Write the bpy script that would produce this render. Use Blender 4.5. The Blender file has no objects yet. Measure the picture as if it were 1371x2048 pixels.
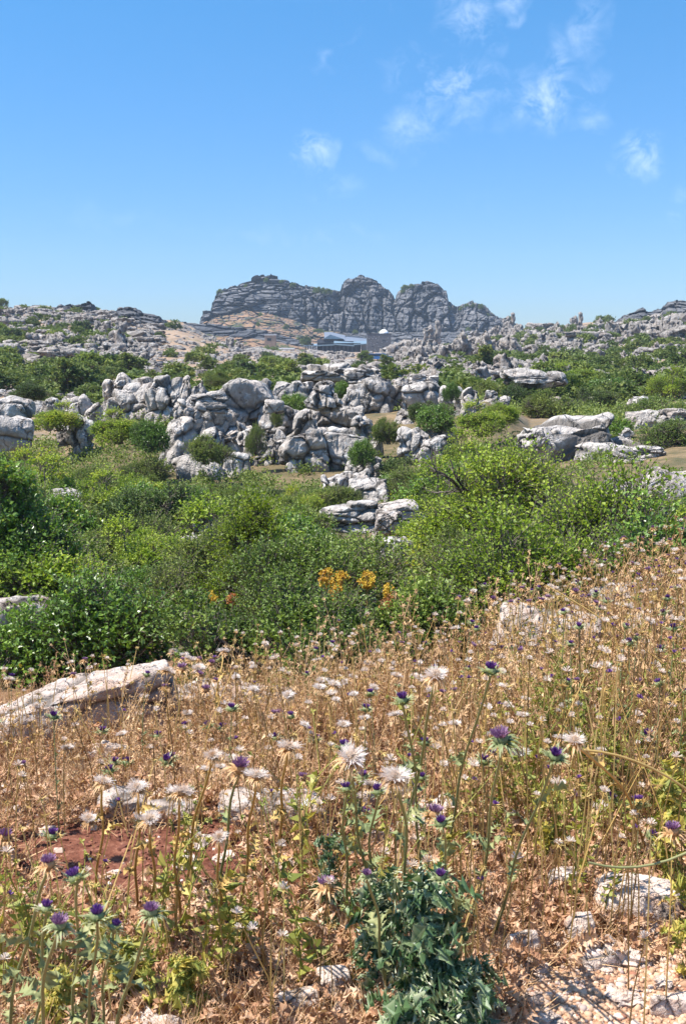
import bpy, math, numpy as np
from mathutils import Vector
# ------------------------------------------------------------------ camera, sky, sun, exposure
SC = bpy.context.scene
F = 2196.0; CX = 685.5; CY = 1024.0; EYE = 1.6
PITCH = math.atan(324 / F)
cam_d = bpy.data.cameras.new("camera"); cam = bpy.data.objects.new("camera", cam_d)
SC.collection.objects.link(cam); SC.camera = cam
cam.location = (0, 0, EYE); cam.rotation_euler = (math.pi / 2 - PITCH, 0, 0)
cam_d.sensor_fit = 'VERTICAL'; cam_d.sensor_height = 36; cam_d.angle_y = 2 * math.atan(1024 / F)
cam_d.clip_start = 0.05; cam_d.clip_end = 9000
cam_d.dof.use_dof = True; cam_d.dof.focus_distance = 10.0; cam_d.dof.aperture_fstop = 20.0
SUN = Vector((-0.50, -0.10, 0.86)).normalized()
sun_d = bpy.data.lights.new("sun", 'SUN'); sun_d.energy = 4.8; sun_d.angle = math.radians(0.5)
sun_d.color = (1.0, 0.95, 0.88)
sun_o = bpy.data.objects.new("sun", sun_d); SC.collection.objects.link(sun_o)
sun_o.rotation_euler = SUN.to_track_quat('Z', 'Y').to_euler()
SC.view_settings.view_transform = 'Standard'; SC.view_settings.look = 'None'
SC.view_settings.gamma = 1; SC.view_settings.use_curve_mapping = False
SC.view_settings.exposure = 1.05
SC.cycles.max_bounces = 5; SC.cycles.diffuse_bounces = 3; SC.cycles.transparent_max_bounces = 6
SC.cycles.volume_bounces = 0; SC.cycles.sample_clamp_indirect = 6

wd = bpy.data.worlds.new("World"); SC.world = wd; wd.use_nodes = True
def N(nt, t, **k):
    n = nt.nodes.new(t)
    for a, b in k.items():
        if a.startswith('i_'): n.inputs[a[2:].replace('_', ' ')].default_value = b
        else: setattr(n, a, b)
    return n
def mth(nt, op, a, b=None, c=None, clamp=False):
    n = nt.nodes.new('ShaderNodeMath'); n.operation = op; n.use_clamp = clamp
    for i, v in enumerate((a, b, c)):
        if v is None: continue
        if isinstance(v, (int, float)): n.inputs[i].default_value = v
        else: nt.links.new(v, n.inputs[i])
    return n.outputs[0]
def mixc(nt, f, a, b, mode='MIX'):
    n = nt.nodes.new('ShaderNodeMix'); n.data_type = 'RGBA'; n.blend_type = mode; n.clamp_factor = True
    for s, v in ((n.inputs[0], f), (n.inputs[6], a), (n.inputs[7], b)):
        if isinstance(v, (int, float)): s.default_value = v
        elif isinstance(v, tuple): s.default_value = (*v[:3], 1)
        else: nt.links.new(v, s)
    return n.outputs[2]
def ramp(nt, fac, stops):
    n = nt.nodes.new('ShaderNodeValToRGB'); el = n.color_ramp.elements
    while len(el) < len(stops): el.new(0.5)
    for e, (p, c) in zip(el, stops):
        e.position = p; e.color = (*c, 1) if isinstance(c, tuple) else (c, c, c, 1)
    nt.links.new(fac, n.inputs[0]); return n.outputs[0]
def noise(nt, vec, scale, detail=3, rough=.55, dist=0, out=0):
    n = N(nt, 'ShaderNodeTexNoise'); n.inputs['Scale'].default_value = scale
    n.inputs['Detail'].default_value = detail; n.inputs['Roughness'].default_value = rough
    n.inputs['Distortion'].default_value = dist
    if vec is not None: nt.links.new(vec, n.inputs['Vector'])
    return n.outputs[out]
def mapping(nt, vec, scale=(1, 1, 1), loc=(0, 0, 0), rot=(0, 0, 0)):
    n = N(nt, 'ShaderNodeMapping'); n.inputs['Scale'].default_value = scale
    n.inputs['Location'].default_value = loc; n.inputs['Rotation'].default_value = rot
    nt.links.new(vec, n.inputs['Vector']); return n.outputs[0]

def pix_dir(px, py):
    a = (px - CX) / F; b = (CY - py) / F
    c, s = math.cos(PITCH), math.sin(PITCH)
    return Vector((a, c + b * s, -s + b * c))
nt = wd.node_tree; nt.nodes.clear()
sky = N(nt, 'ShaderNodeTexSky', sky_type='NISHITA', sun_disc=False)
sky.sun_elevation = math.asin(SUN.z); sky.sun_rotation = math.atan2(SUN.x, SUN.y)
sky.altitude = 900; sky.air_density = 1.0; sky.dust_density = 0.6; sky.ozone_density = 2.2
tc = N(nt, 'ShaderNodeTexCoord'); dirv = tc.outputs['Generated']
hsv = N(nt, 'ShaderNodeHueSaturation'); hsv.inputs['Saturation'].default_value = 1.12; hsv.inputs['Value'].default_value = 1.0
nt.links.new(sky.outputs[0], hsv.inputs['Color'])
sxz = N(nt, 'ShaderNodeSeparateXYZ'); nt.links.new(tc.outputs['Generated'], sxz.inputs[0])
grad = ramp(nt, sxz.outputs['Z'], [(0.0, (.30, .36, .48)), (.10, (.30, .42, .565)), (.28, (.285, .545, .66)), (.50, (.86, 1.0, 1.02))])  # sky overhead graded brighter than the band in view, to add fill light
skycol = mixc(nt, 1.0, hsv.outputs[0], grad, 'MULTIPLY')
# thin broken fair-weather clouds at fixed bearings
wob = noise(nt, dirv, 9, 4, .6, 0, 1)
wv = N(nt, 'ShaderNodeVectorMath', operation='MULTIPLY_ADD')
nt.links.new(wob, wv.inputs[0]); wv.inputs[1].default_value = (.11, .11, .11); wv.inputs[2].default_value = (-.055, -.055, -.055)
wadd = N(nt, 'ShaderNodeVectorMath', operation='ADD'); nt.links.new(dirv, wadd.inputs[0]); nt.links.new(wv.outputs[0], wadd.inputs[1])
mask = None
#          px   py   rx  ry  tilt strength
for (cx_, cy_, rx, ry, st) in ((930, 195, 75, 62, .8), (860, 265, 80, 50, .55), (790, 305, 70, 26, .35), (1075, 195, 62, 75, .95), (1105, 115, 34, 45, .7),
        (935, 50, 55, 48, .75), (850, 140, 70, 25, .45), (1180, 75, 36, 38, .6), (1175, 175, 42, 34, .6), (1280, 300, 44, 42, 1.1), (1250, 330, 40, 40, .6), (640, 315, 34, 38, 1.0),
        (615, 345, 30, 12, .6), (770, 15, 50, 12, .6), (1030, 15, 30, 16, .7), (1175, 240, 30, 26, .5), (1345, 395, 24, 34, .45), (660, 98, 70, 8, .3), (685, 375, 55, 18, .25), (985, 398, 30, 18, .25),
        (620, 470, 170, 16, .18), (220, 440, 130, 16, .10), (520, 205, 200, 8, .0)):
    d0 = pix_dir(cx_, cy_).normalized()
    q = mapping(nt, wadd.outputs[0], (F / rx, 2.0, F / ry), (-d0.x * F / rx, -d0.y * 2.0, -d0.z * F / ry))
    ln = N(nt, 'ShaderNodeVectorMath', operation='LENGTH'); nt.links.new(q, ln.inputs[0])
    m = mth(nt, 'MULTIPLY', mth(nt, 'SUBTRACT', 1.25, ln.outputs['Value'], clamp=True), st)
    mask = m if mask is None else mth(nt, 'MAXIMUM', mask, m)
wis = noise(nt, mapping(nt, dirv, (1, 1, 1.2)), 38, 9, .68, .5)
wisf = noise(nt, dirv, 7, 3, .6, .0)
cl = mth(nt, 'MULTIPLY', mask, mth(nt, 'MULTIPLY', mth(nt, 'SUBTRACT', mth(nt, 'ADD', wis, mth(nt, 'MULTIPLY', wisf, .60)), .72), 3.6, clamp=True), clamp=True)
cl = mth(nt, 'MULTIPLY', cl, .40)
# hazy lightening toward the horizon comes from the sky texture, toned by the elevation grading
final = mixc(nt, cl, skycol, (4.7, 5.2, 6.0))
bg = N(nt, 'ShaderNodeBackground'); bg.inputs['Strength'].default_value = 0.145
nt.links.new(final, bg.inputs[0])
wo = N(nt, 'ShaderNodeOutputWorld'); nt.links.new(bg.outputs[0], wo.inputs[0])

# ------------------------------------------------------------------ numpy helpers
def rng(s): return np.random.default_rng(s)
def h3(ix, iy, iz, k=0):
    n = (ix.astype(np.int64) * 374761393 + iy.astype(np.int64) * 668265263 + iz.astype(np.int64) * 2147483647 + k * 1274126177) & 0xffffffff
    n = ((n ^ (n >> 13)) * 1274126177) & 0xffffffff
    n = ((n ^ (n >> 16)) * 2246822519) & 0xffffffff
    n = n ^ (n >> 15)
    return (n & 0xffffff) / float(0x1000000)
def vn(p, seed=0):
    i = np.floor(p).astype(np.int64); f = p - i; f = f * f * (3 - 2 * f)
    r = 0
    for a in (0, 1):
        wx = f[:, 0] if a else 1 - f[:, 0]
        for b in (0, 1):
            wy = f[:, 1] if b else 1 - f[:, 1]
            for c in (0, 1):
                wz = f[:, 2] if c else 1 - f[:, 2]
                r = r + wx * wy * wz * h3(i[:, 0] + a, i[:, 1] + b, i[:, 2] + c, seed)
    return r * 2 - 1
def fbm(p, seed=0, o=4, g=.5):
    r = 0; a = 1; s = 0
    for k in range(o):
        r = r + a * vn(p * (2.03 ** k) + 17.3 * k, seed + k); s += a; a *= g
    return r / s
def cell(p, seed=0):
    i = np.floor(p).astype(np.int64); F1 = np.full(len(p), 9.); F2 = np.full(len(p), 9.); cid = np.zeros(len(p)); fac = np.zeros(len(p))
    for a in (-1, 0, 1):
        for b in (-1, 0, 1):
            for c in (-1, 0, 1):
                x, y, z = i[:, 0] + a, i[:, 1] + b, i[:, 2] + c
                dx = x + h3(x, y, z, seed + 1) - p[:, 0]; dy = y + h3(x, y, z, seed + 2) - p[:, 1]; dz = z + h3(x, y, z, seed + 3) - p[:, 2]
                d = np.sqrt(dx * dx + dy * dy + dz * dz)
                n = d < F1
                fac = np.where(n, (h3(x, y, z, seed + 11) - .5) * dx + (h3(x, y, z, seed + 12) - .5) * dy + (h3(x, y, z, seed + 13) - .5) * dz, fac)
                F2 = np.where(n, F1, np.minimum(F2, d)); cid = np.where(n, h3(x, y, z, seed + 5), cid); F1 = np.where(n, d, F1)
    cell.fac = fac
    return F1, F2, cid

def mesh_from(name, V, quads=None, tris=None, mat=None, attrs=None, smooth=False, mats=None, midx=None):
    me = bpy.data.meshes.new(name); V = np.asarray(V, np.float32)
    nq = 0 if quads is None else len(quads); ntr = 0 if tris is None else len(tris)
    me.vertices.add(len(V)); me.vertices.foreach_set('co', V.ravel())
    lv = []; 
    if nq: lv.append(np.asarray(quads, np.int32).ravel())
    if ntr: lv.append(np.asarray(tris, np.int32).ravel())
    lv = np.concatenate(lv); me.loops.add(len(lv)); me.loops.foreach_set('vertex_index', lv)
    me.polygons.add(nq + ntr)
    st = np.concatenate([np.arange(nq) * 4, nq * 4 + np.arange(ntr) * 3]).astype(np.int32)
    me.polygons.foreach_set('loop_start', st)
    me.polygons.foreach_set('use_smooth', np.full(nq + ntr, smooth))
    for m_ in (mats or ([mat] if mat else [])): me.materials.append(m_)
    if midx is not None: me.polygons.foreach_set('material_index', np.asarray(midx, np.int32))
    if attrs:
        for k, v in attrs.items():
            a = me.attributes.new(k, 'FLOAT', 'POINT'); a.data.foreach_set('value', np.asarray(v, np.float32))
    me.update(calc_edges=True); me.validate()
    return me
class MB:
    def __init__(s): s.v = []; s.q = []; s.t = []; s.r = []; s.n = 0
    def add(s, V, quads=None, tris=None, rnd=0.5):
        V = np.asarray(V, float).reshape(-1, 3); s.v.append(V)
        if quads is not None and len(quads): s.q.append(np.asarray(quads, np.int64).reshape(-1, 4) + s.n)
        if tris is not None and len(tris): s.t.append(np.asarray(tris, np.int64).reshape(-1, 3) + s.n)
        s.r.append(np.broadcast_to(np.asarray(rnd, float), (len(V),)).copy()); s.n += len(V)
    def arrays(s):
        return (np.concatenate(s.v), np.concatenate(s.q) if s.q else np.zeros((0, 4), int), np.concatenate(s.t) if s.t else np.zeros((0, 3), int), np.concatenate(s.r))
    def mesh(s, name, mat, smooth=False):
        V, q, t, r = s.arrays(); return mesh_from(name, V, q, t, mat, {'rnd': r}, smooth)
    def box(s, c, d, rot=0, rnd=.5):
        x, y, z = d[0] / 2, d[1] / 2, d[2] / 2
        V = np.array([(-x, -y, -z), (x, -y, -z), (x, y, -z), (-x, y, -z), (-x, -y, z), (x, -y, z), (x, y, z), (-x, y, z)])
        if rot: ca, sa = math.cos(rot), math.sin(rot); V = V @ np.array([(ca, sa, 0), (-sa, ca, 0), (0, 0, 1)])
        s.add(V + np.array(c), [(0, 3, 2, 1), (4, 5, 6, 7), (0, 1, 5, 4), (1, 2, 6, 5), (2, 3, 7, 6), (3, 0, 4, 7)], rnd=rnd)
def norm(v): return v / (np.linalg.norm(v, axis=-1, keepdims=True) + 1e-9)
def frame(d, r=None):
    up = np.zeros_like(d); up[:, 2] = 1; flat = np.abs(d[:, 2]) > .95; up[flat] = (1, 0, 0)
    a = norm(np.cross(d, up)); b = np.cross(a, d)
    if r is not None:
        c, s = np.cos(r)[:, None], np.sin(r)[:, None]; a, b = a * c + b * s, b * c - a * s
    return a, b
def sticks(mb, A, B, ra, rb, rnd=.5, sides=3):
    A = np.atleast_2d(A).astype(float); B = np.atleast_2d(B).astype(float); n = len(A)
    a, b = frame(norm(B - A)); ra = np.broadcast_to(ra, (n,)); rb = np.broadcast_to(rb, (n,))
    V = np.zeros((n, 2 * sides, 3))
    for k in range(sides):
        t = 2 * math.pi * k / sides; o = a * math.cos(t) + b * math.sin(t)
        V[:, k] = A + o * ra[:, None]; V[:, sides + k] = B + o * rb[:, None]
    base = (np.arange(n) * 2 * sides)[:, None]
    Q = np.concatenate([base + np.array([k, (k + 1) % sides, sides + (k + 1) % sides, sides + k]) for k in range(sides)])
    mb.add(V.reshape(-1, 3), Q, rnd=np.repeat(np.broadcast_to(rnd, (n,)), 2 * sides))
def tube(mb, P, R, sides=5, rnd=.5, cap=True):
    P = np.asarray(P, float); n = len(P); d = norm(np.gradient(P, axis=0)); a, b = frame(d); R = np.broadcast_to(R, (n,))
    t = np.arange(sides) * 2 * math.pi / sides
    V = P[:, None] + R[:, None, None] * (a[:, None] * np.cos(t)[None, :, None] + b[:, None] * np.sin(t)[None, :, None])
    Q = [(i * sides + k, i * sides + (k + 1) % sides, (i + 1) * sides + (k + 1) % sides, (i + 1) * sides + k) for i in range(n - 1) for k in range(sides)]
    mb.add(V.reshape(-1, 3), Q, rnd=rnd)
def leaves(mb, P, D, Nn, L, W, rnd, bend=.15):
    """pointed leaf: base, two sides, tip; folded along the rib.  D direction, Nn facing."""
    S = norm(np.cross(D, Nn)); Nn = np.cross(S, D); L = np.broadcast_to(L, (len(P),))[:, None]; W = np.broadcast_to(W, (len(P),))[:, None]
    V = np.stack([P, P + D * L * .45 + S * W * .5 + Nn * L * bend, P + D * L - Nn * L * bend * .6, P + D * L * .45 - S * W * .5 + Nn * L * bend], 1)
    n = len(P); Q = np.arange(n)[:, None] * 4
    T = np.concatenate([Q + np.array([0, 1, 2]), Q + np.array([0, 2, 3])])
    mb.add(V.reshape(-1, 3), tris=T, rnd=np.repeat(rnd, 4))
def rdir(r, n, up=0):
    d = r.normal(size=(n, 3)); d[:, 2] += up; return norm(d)

# ------------------------------------------------------------------ objects & tags
COL = SC.collection
def tag(o, label=None, cat=None, group=None, kind=None):
    if label: o['label'] = label
    if cat: o['category'] = cat
    if group: o['group'] = group
    if kind: o['kind'] = kind
    return o
def ob(name, me, parent=None, loc=None, rot=None, scale=None):
    o = bpy.data.objects.new(name, me); COL.objects.link(o)
    if parent: o.parent = parent
    if loc is not None: o.location = loc
    if rot is not None: o.rotation_euler = rot
    if scale is not None: o.scale = scale if hasattr(scale, '__len__') else (scale,) * 3
    return o
def copy_tree(o, parent=None):
    c = o.copy(); COL.objects.link(c); c.parent = parent
    for ch in list(o.children): copy_tree(ch, c)
    return c

# ------------------------------------------------------------------ materials
def new_mat(name):
    m = bpy.data.materials.new(name); m.use_nodes = True; t = m.node_tree
    return m, t, t.nodes['Principled BSDF']
def attr(t, nm):
    n = N(t, 'ShaderNodeAttribute'); n.attribute_name = nm; return n.outputs['Fac']
def bump(t, h, s, d, b):
    n = N(t, 'ShaderNodeBump'); n.inputs['Strength'].default_value = s; n.inputs['Distance'].default_value = d
    t.links.new(h, n.inputs['Height']); t.links.new(n.outputs[0], b.inputs['Normal'])
def leaf_mat(name, stops, trans=.3, rough=.5, spec=.35, objvar=.25, tint=(1.25, 1.3, .75)):
    m, t, b = new_mat(name)
    r = attr(t, 'rnd'); oi = N(t, 'ShaderNodeObjectInfo')
    f = mth(t, 'ADD', mth(t, 'MULTIPLY', r, 1 - objvar), mth(t, 'MULTIPLY', oi.outputs['Random'], objvar))
    g = N(t, 'ShaderNodeNewGeometry')
    pn = noise(t, g.outputs['Position'], 1.3, 2)
    f = mth(t, 'ADD', f, mth(t, 'MULTIPLY', mth(t, 'SUBTRACT', pn, .5), .55), clamp=True)
    c = ramp(t, f, stops)
    t.links.new(c, b.inputs['Base Color']); b.inputs['Roughness'].default_value = rough
    b.inputs['Specular IOR Level'].default_value = spec
    if trans:
        tr = N(t, 'ShaderNodeBsdfTranslucent'); mx = N(t, 'ShaderNodeMixShader'); mx.inputs[0].default_value = trans
        c2 = mixc(t, 1.0, c, tint, 'MULTIPLY'); t.links.new(c2, tr.inputs[0])
        out = t.nodes['Material Output']; t.links.new(b.outputs[0], mx.inputs[1]); t.links.new(tr.outputs[0], mx.inputs[2]); t.links.new(mx.outputs[0], out.inputs[0])
    return m
def rock_mat(name, sc, warm=.3, lichen=.5, base=.33, object_space=False, strat=0.0):
    m, t, b = new_mat(name)
    g = N(t, 'ShaderNodeNewGeometry'); P = g.outputs['Position']
    n1 = noise(t, P, 1.1 * sc, 5, .62, .3); n2 = noise(t, P, 7 * sc, 5, .65); n3 = noise(t, P, 26 * sc, 4, .6)
    c = ramp(t, n1, [(.28, (base * .62, base * .60, base * .58)), (.5, (base, base * .97, base * .94)), (.72, (base * 1.28, base * 1.25, base * 1.2))])
    c = mixc(t, mth(t, 'MULTIPLY', mth(t, 'SUBTRACT', n2, .46, clamp=True), 3.0, clamp=True), c, (base * .66, base * .63, base * .60))
    if name in ('limestone_mid', 'limestone_near', 'limestone_far'): c = mixc(t, 1.0, c, (1.07, 1.0, .93), 'MULTIPLY')
    if name in ('stone_pale', 'slab_warm'): c = mixc(t, 1.0, c, (1.14, .95, .82), 'MULTIPLY')
    wn = noise(t, P, .8 * sc, 4, .6, .8)
    c = mixc(t, mth(t, 'MULTIPLY', mth(t, 'MULTIPLY', mth(t, 'SUBTRACT', wn, .50, clamp=True), 6, clamp=True), warm), c, (.52, .31, .20))
    ln = noise(t, P, 3.2 * sc, 6, .7, .5)
    c = mixc(t, mth(t, 'MULTIPLY', mth(t, 'MULTIPLY', mth(t, 'SUBTRACT', ln, .56, clamp=True), 14, clamp=True), lichen), c, (.66, .65, .63))
    # dark water streaks running down the faces
    sv = mapping(t, P, (5 * sc, 5 * sc, .5 * sc)); s_ = noise(t, sv, 1.0, 4, .6)
    c = mixc(t, mth(t, 'MULTIPLY', mth(t, 'SUBTRACT', s_, .55, clamp=True), 3.0 if name not in ('stone_pale', 'slab_warm') else 1.0, clamp=True), c, (.17, .16, .155))
    if strat:
        sv2 = mapping(t, P, (.15 * sc, .15 * sc, 3.5 * sc)); s2 = noise(t, sv2, 1.0, 3, .6)
        c = mixc(t, mth(t, 'MULTIPLY', mth(t, 'SUBTRACT', s2, .52, clamp=True), 5 * strat, clamp=True), c, (.07, .07, .08))
    vo = N(t, 'ShaderNodeTexVoronoi', feature='DISTANCE_TO_EDGE'); vo.inputs['Scale'].default_value = 1.0
    wv2 = N(t, 'ShaderNodeVectorMath', operation='MULTIPLY_ADD'); t.links.new(noise(t, P, 2.2 * sc, 4, .6, 0, 1), wv2.inputs[0]); k_ = .8 / sc; wv2.inputs[1].default_value = (k_, k_, k_); t.links.new(P, wv2.inputs[2])
    t.links.new(mapping(t, wv2.outputs[0], (1.5 * sc, 1.5 * sc, .75 * sc)), vo.inputs['Vector'])
    fis = mth(t, 'SUBTRACT', 1.0, mth(t, 'MULTIPLY', vo.outputs['Distance'], 22), clamp=True); fis = mth(t, 'MULTIPLY', fis, mth(t, 'MULTIPLY', mth(t, 'SUBTRACT', n1, .40, clamp=True), 5, clamp=True))
    c = mixc(t, mth(t, 'MULTIPLY', fis, .6 if name not in ('stone_pale', 'slab_warm') else .25), c, (.06, .055, .05))
    ck = attr(t, 'crack'); c = mixc(t, mth(t, 'MULTIPLY', ck, .75), c, (.05, .045, .04))
    t.links.new(c, b.inputs['Base Color']); b.inputs['Roughness'].default_value = .92; b.inputs['Specular IOR Level'].default_value = .15
    hh = mth(t, 'ADD', mth(t, 'MULTIPLY', n2, 1.0), mth(t, 'ADD', mth(t, 'MULTIPLY', n3, .45), mth(t, 'SUBTRACT', mth(t, 'MULTIPLY', s_, .9), mth(t, 'MULTIPLY', fis, 1.2))))
    bump(t, hh, .9, .12 / sc, b)
    return m
M = {}
M['rock_near'] = rock_mat('limestone_near', 3.2, .45, .55, .44)
M['rock_mid'] = rock_mat('limestone_mid', .85, .16, .75, .44)
M['rock_far'] = rock_mat('limestone_far', .5, .16, .5, .29)
M['rock_cliff'] = None
M['leaf_box'] = leaf_mat('leaf_box', [(0, (0.0485, 0.0783, 0.0152)), (0.45, (0.1212, 0.183, 0.0305)), (0.8, (0.2505, 0.3138, 0.0518)), (1, (0.4037, 0.3698, 0.0762))], .25, .5, .35)
M['leaf_haw'] = leaf_mat('leaf_hawthorn', [(0, (0.0875, 0.1368, 0.0189)), (0.45, (0.1931, 0.2761, 0.0314)), (0.8, (0.368, 0.4341, 0.047)), (0.94, (0.51, 0.45, 0.0706)), (1, (0.51, 0.342, 0.0785))], .35, .5, .3)
M['leaf_yel'] = leaf_mat('leaf_yellow', [(0, (0.0725, 0.115, 0.0124)), (0.5, (0.1811, 0.2415, 0.0186)), (1, (0.3502, 0.391, 0.031))], .4, .5, .3)
M['leaf_bram'] = leaf_mat('leaf_bramble', [(0, (0.0447, 0.0896, 0.0168)), (0.5, (0.1133, 0.1992, 0.0309)), (0.9, (0.2237, 0.3386, 0.056)), (1, (0.475, 0.3585, 0.042))], .3, .35, .5)
M['leaf_olive'] = leaf_mat('leaf_olive', [(0, (0.0814, 0.1126, 0.0315)), (0.5, (0.1764, 0.2226, 0.0535)), (1, (0.339, 0.3635, 0.0912))], .3, .55, .25)
M['leaf_far'] = leaf_mat('leaf_far', [(0, (0.0425, 0.0725, 0.0239)), (0.5, (0.0947, 0.1371, 0.0375)), (0.85, (0.1704, 0.2016, 0.0512)), (1, (0.284, 0.2621, 0.0853))], .25, .6, .2, .45)
M['bark'] = leaf_mat('bark', [(0, (.07, .055, .045)), (1, (.20, .165, .14))], 0, .9, .1)
M['straw'] = leaf_mat('straw', [(0, (.22, .11, .055)), (.3, (.48, .29, .15)), (.6, (.68, .46, .25)), (.85, (.82, .63, .39)), (1, (.88, .76, .56))], .22, .7, .15)
M['litter'] = leaf_mat('litter', [(0, (.22, .10, .06)), (.4, (.46, .26, .15)), (.75, (.66, .46, .31)), (1, (.80, .68, .54))], .2, .8, .1)
M['stem_green'] = leaf_mat('stem_green', [(0, (.10, .14, .06)), (.6, (.22, .24, .10)), (1, (.33, .31, .14))], .1, .6, .2)
M['stem_dry'] = leaf_mat('stem_dry', [(0, (.20, .11, .045)), (.5, (.40, .25, .08)), (1, (.55, .40, .15))], .1, .7, .15)
M['bract_green'] = leaf_mat('bract_green', [(0, (.10, .14, .06)), (.5, (.24, .27, .12)), (1, (.52, .50, .30))], .2, .5, .3)
M['bract_dry'] = leaf_mat('bract_dry', [(0, (.26, .13, .05)), (.5, (.50, .30, .14)), (1, (.70, .50, .29))], .2, .6, .2)
M['petal'] = leaf_mat('petal_purple', [(0, (.075, .025, .14)), (.6, (.18, .07, .29)), (1, (.38, .20, .45))], .3, .6, .2, .25, (1.1, .8, 1.2))
M['petal_pale'] = leaf_mat('petal_faded', [(0, (.20, .09, .22)), (.6, (.36, .20, .34)), (1, (.58, .42, .50))], .3, .6, .2, .25, (1.1, .95, 1.1))
M['pappus'] = leaf_mat('pappus', [(0, (.66, .46, .28)), (.3, (.84, .72, .60)), (.6, (.88, .82, .76)), (1, (.92, .88, .85))], .35, .7, .1, .25, (1.05, .97, .88))
M['leaf_spiny'] = leaf_mat('leaf_spiny', [(0, (.04, .085, .032)), (.6, (.085, .15, .058)), (.85, (.17, .24, .11)), (1, (.50, .50, .32))], .2, .38, .5, .1)
M['leaf_yg'] = leaf_mat('leaf_yellowgreen', [(0, (.10, .15, .03)), (.5, (.28, .29, .06)), (1, (.62, .48, .12))], .3, .5, .3)
M['stone'] = rock_mat('stone_pale', 9, 1.0, .3, .62)
M['slab'] = rock_mat('slab_warm', 6, .6, .8, .44)
def simple(name, col, rough=.7, metal=0, var=0, sc=1, spec=.3):
    m, t, b = new_mat(name); b.inputs['Roughness'].default_value = rough; b.inputs['Metallic'].default_value = metal
    b.inputs['Specular IOR Level'].default_value = spec
    g = N(t, 'ShaderNodeNewGeometry'); n = noise(t, g.outputs['Position'], sc, 4, .6)
    c = mixc(t, mth(t, 'MULTIPLY', n, 1.0), tuple(x * (1 - var) for x in col), tuple(x * (1 + var) for x in col))
    t.links.new(c, b.inputs['Base Color']); return m

# ------------------------------------------------------------------ terrain
PXC = np.array([0, 170, 340, 500, 685, 860, 1030, 1200, 1371.]); TC = (PXC - CX) / F
DN = [0.2, 2.5, 4.2, 6, 8, 11, 15]
ZN = np.array([[0] * 9, [0] * 9, [-.03, -.03, -.02, 0, 0, 0, .02, .05, .08], [-.38, -.34, -.30, -.26, -.24, -.18, -.10, -.05, .05],
    [-.9, -.85, -.75, -.65, -.6, -.5, -.36, -.2, -.02], [-1.3, -1.3, -1.25, -1.2, -1.1, -1.0, -.85, -.6, -.4], [-1.8, -1.8, -1.8, -1.75, -1.7, -1.55, -1.35, -1.1, -.9]])
DF = [20, 30, 45, 70, 110, 180, 280, 400, 550, 700, 1000, 3200, 9000]
RF = np.array([[1115, 1115, 1120, 1120, 1110, 1100, 1070, 1050, 1020], [1010, 1010, 1005, 1005, 1000, 990, 960, 940, 915], [900, 900, 905, 905, 900, 890, 860, 850, 830],
    [802, 797, 790, 785, 785, 785, 790, 790, 775], [732, 727, 735, 738, 745, 748, 745, 745, 735], [672, 675, 697, 718, 725, 728, 720, 705, 692], [625, 628, 657, 700, 712, 712, 692, 672, 657],
    [628, 630, 644, 707, 706, 706, 662, 648, 641], [640, 640, 652, 700, 700, 695, 665, 655, 650], [660, 660, 665, 690, 690, 690, 680, 670, 670], [690] * 9, [701] * 9, [701] * 9], float)
ZF = EYE - (RF - 700) * np.array(DF)[:, None] / F
DD = np.log(np.array(DN + DF)); ZZ = np.concatenate([ZN, ZF])
def smoothlerp(xs, x):
    i = np.clip(np.searchsorted(xs, x) - 1, 0, len(xs) - 2); f = np.clip((x - xs[i]) / (xs[i + 1] - xs[i]), 0, 1); return i, f
def cub(p0, p1, p2, p3, t):
    m1 = (p2 - p0) * .5; m2 = (p3 - p1) * .5
    return (2 * t**3 - 3 * t**2 + 1) * p1 + (t**3 - 2 * t**2 + t) * m1 + (-2 * t**3 + 3 * t**2) * p2 + (t**3 - t**2) * m2
def H(x, y, detail=True):
    x = np.atleast_1d(np.asarray(x, float)); y = np.atleast_1d(np.asarray(y, float)); x, y = np.broadcast_arrays(x, y)
    d = np.maximum(np.hypot(x, y), .21); az = np.arctan2(x, y); t = np.tan(np.clip(az, -.33, .33))
    i, f = smoothlerp(DD, np.log(d)); j, g = smoothlerp(TC, t); g = g * g * (3 - 2 * g)
    def row(k): k = np.clip(k, 0, len(DD) - 1); return ZZ[k, j] * (1 - g) + ZZ[k, j + 1] * g
    z = cub(row(i - 1), row(i), row(i + 1), row(i + 2), f)
    back = np.clip((np.abs(az) - .5) / 1.5, 0, 1); z = z * (1 - back) + np.interp(d, [0, 5, 50, 9000], [0, 0, 1, 0]) * back
    z = z + 1.35 * np.exp(-((y - 46.5) / 7.0)**2) * np.clip((t + .26) / .05, 0, 1) * np.clip((.17 - t) / .04, 0, 1)
    if detail:
        p = np.stack([x, y, x * 0], -1)
        amp = np.interp(d, [0, 3, 8, 30, 100, 300, 600, 3000], [.01, .03, .08, .15, .5, 1.0, 1.2, 1.0])
        z = z + amp * fbm(p * np.interp(d, [0, 10, 60, 300, 1000], [1, 1, .3, .09, .03]).mean() if False else p * .09, 3, 4) * np.interp(d, [10, 60], [.3, 1])
        z = z + np.interp(d, [0, 2, 15, 60], [.015, .03, .05, 0]) * fbm(p * 1.7, 9, 3)
    return z
def ground(px, Y):
    z = float(H((px - CX) / F * Y, Y)[0]); x = 0
    for _ in range(3):
        D = Y * math.cos(PITCH) - (z - EYE) * math.sin(PITCH); x = (px - CX) / F * D; z = float(H(x, Y)[0])
    return Vector((x, Y, z))
def P3(px, py, Y):
    d = pix_dir(px, py); s = Y / d.y; return Vector((0, 0, EYE)) + d * s
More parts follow.
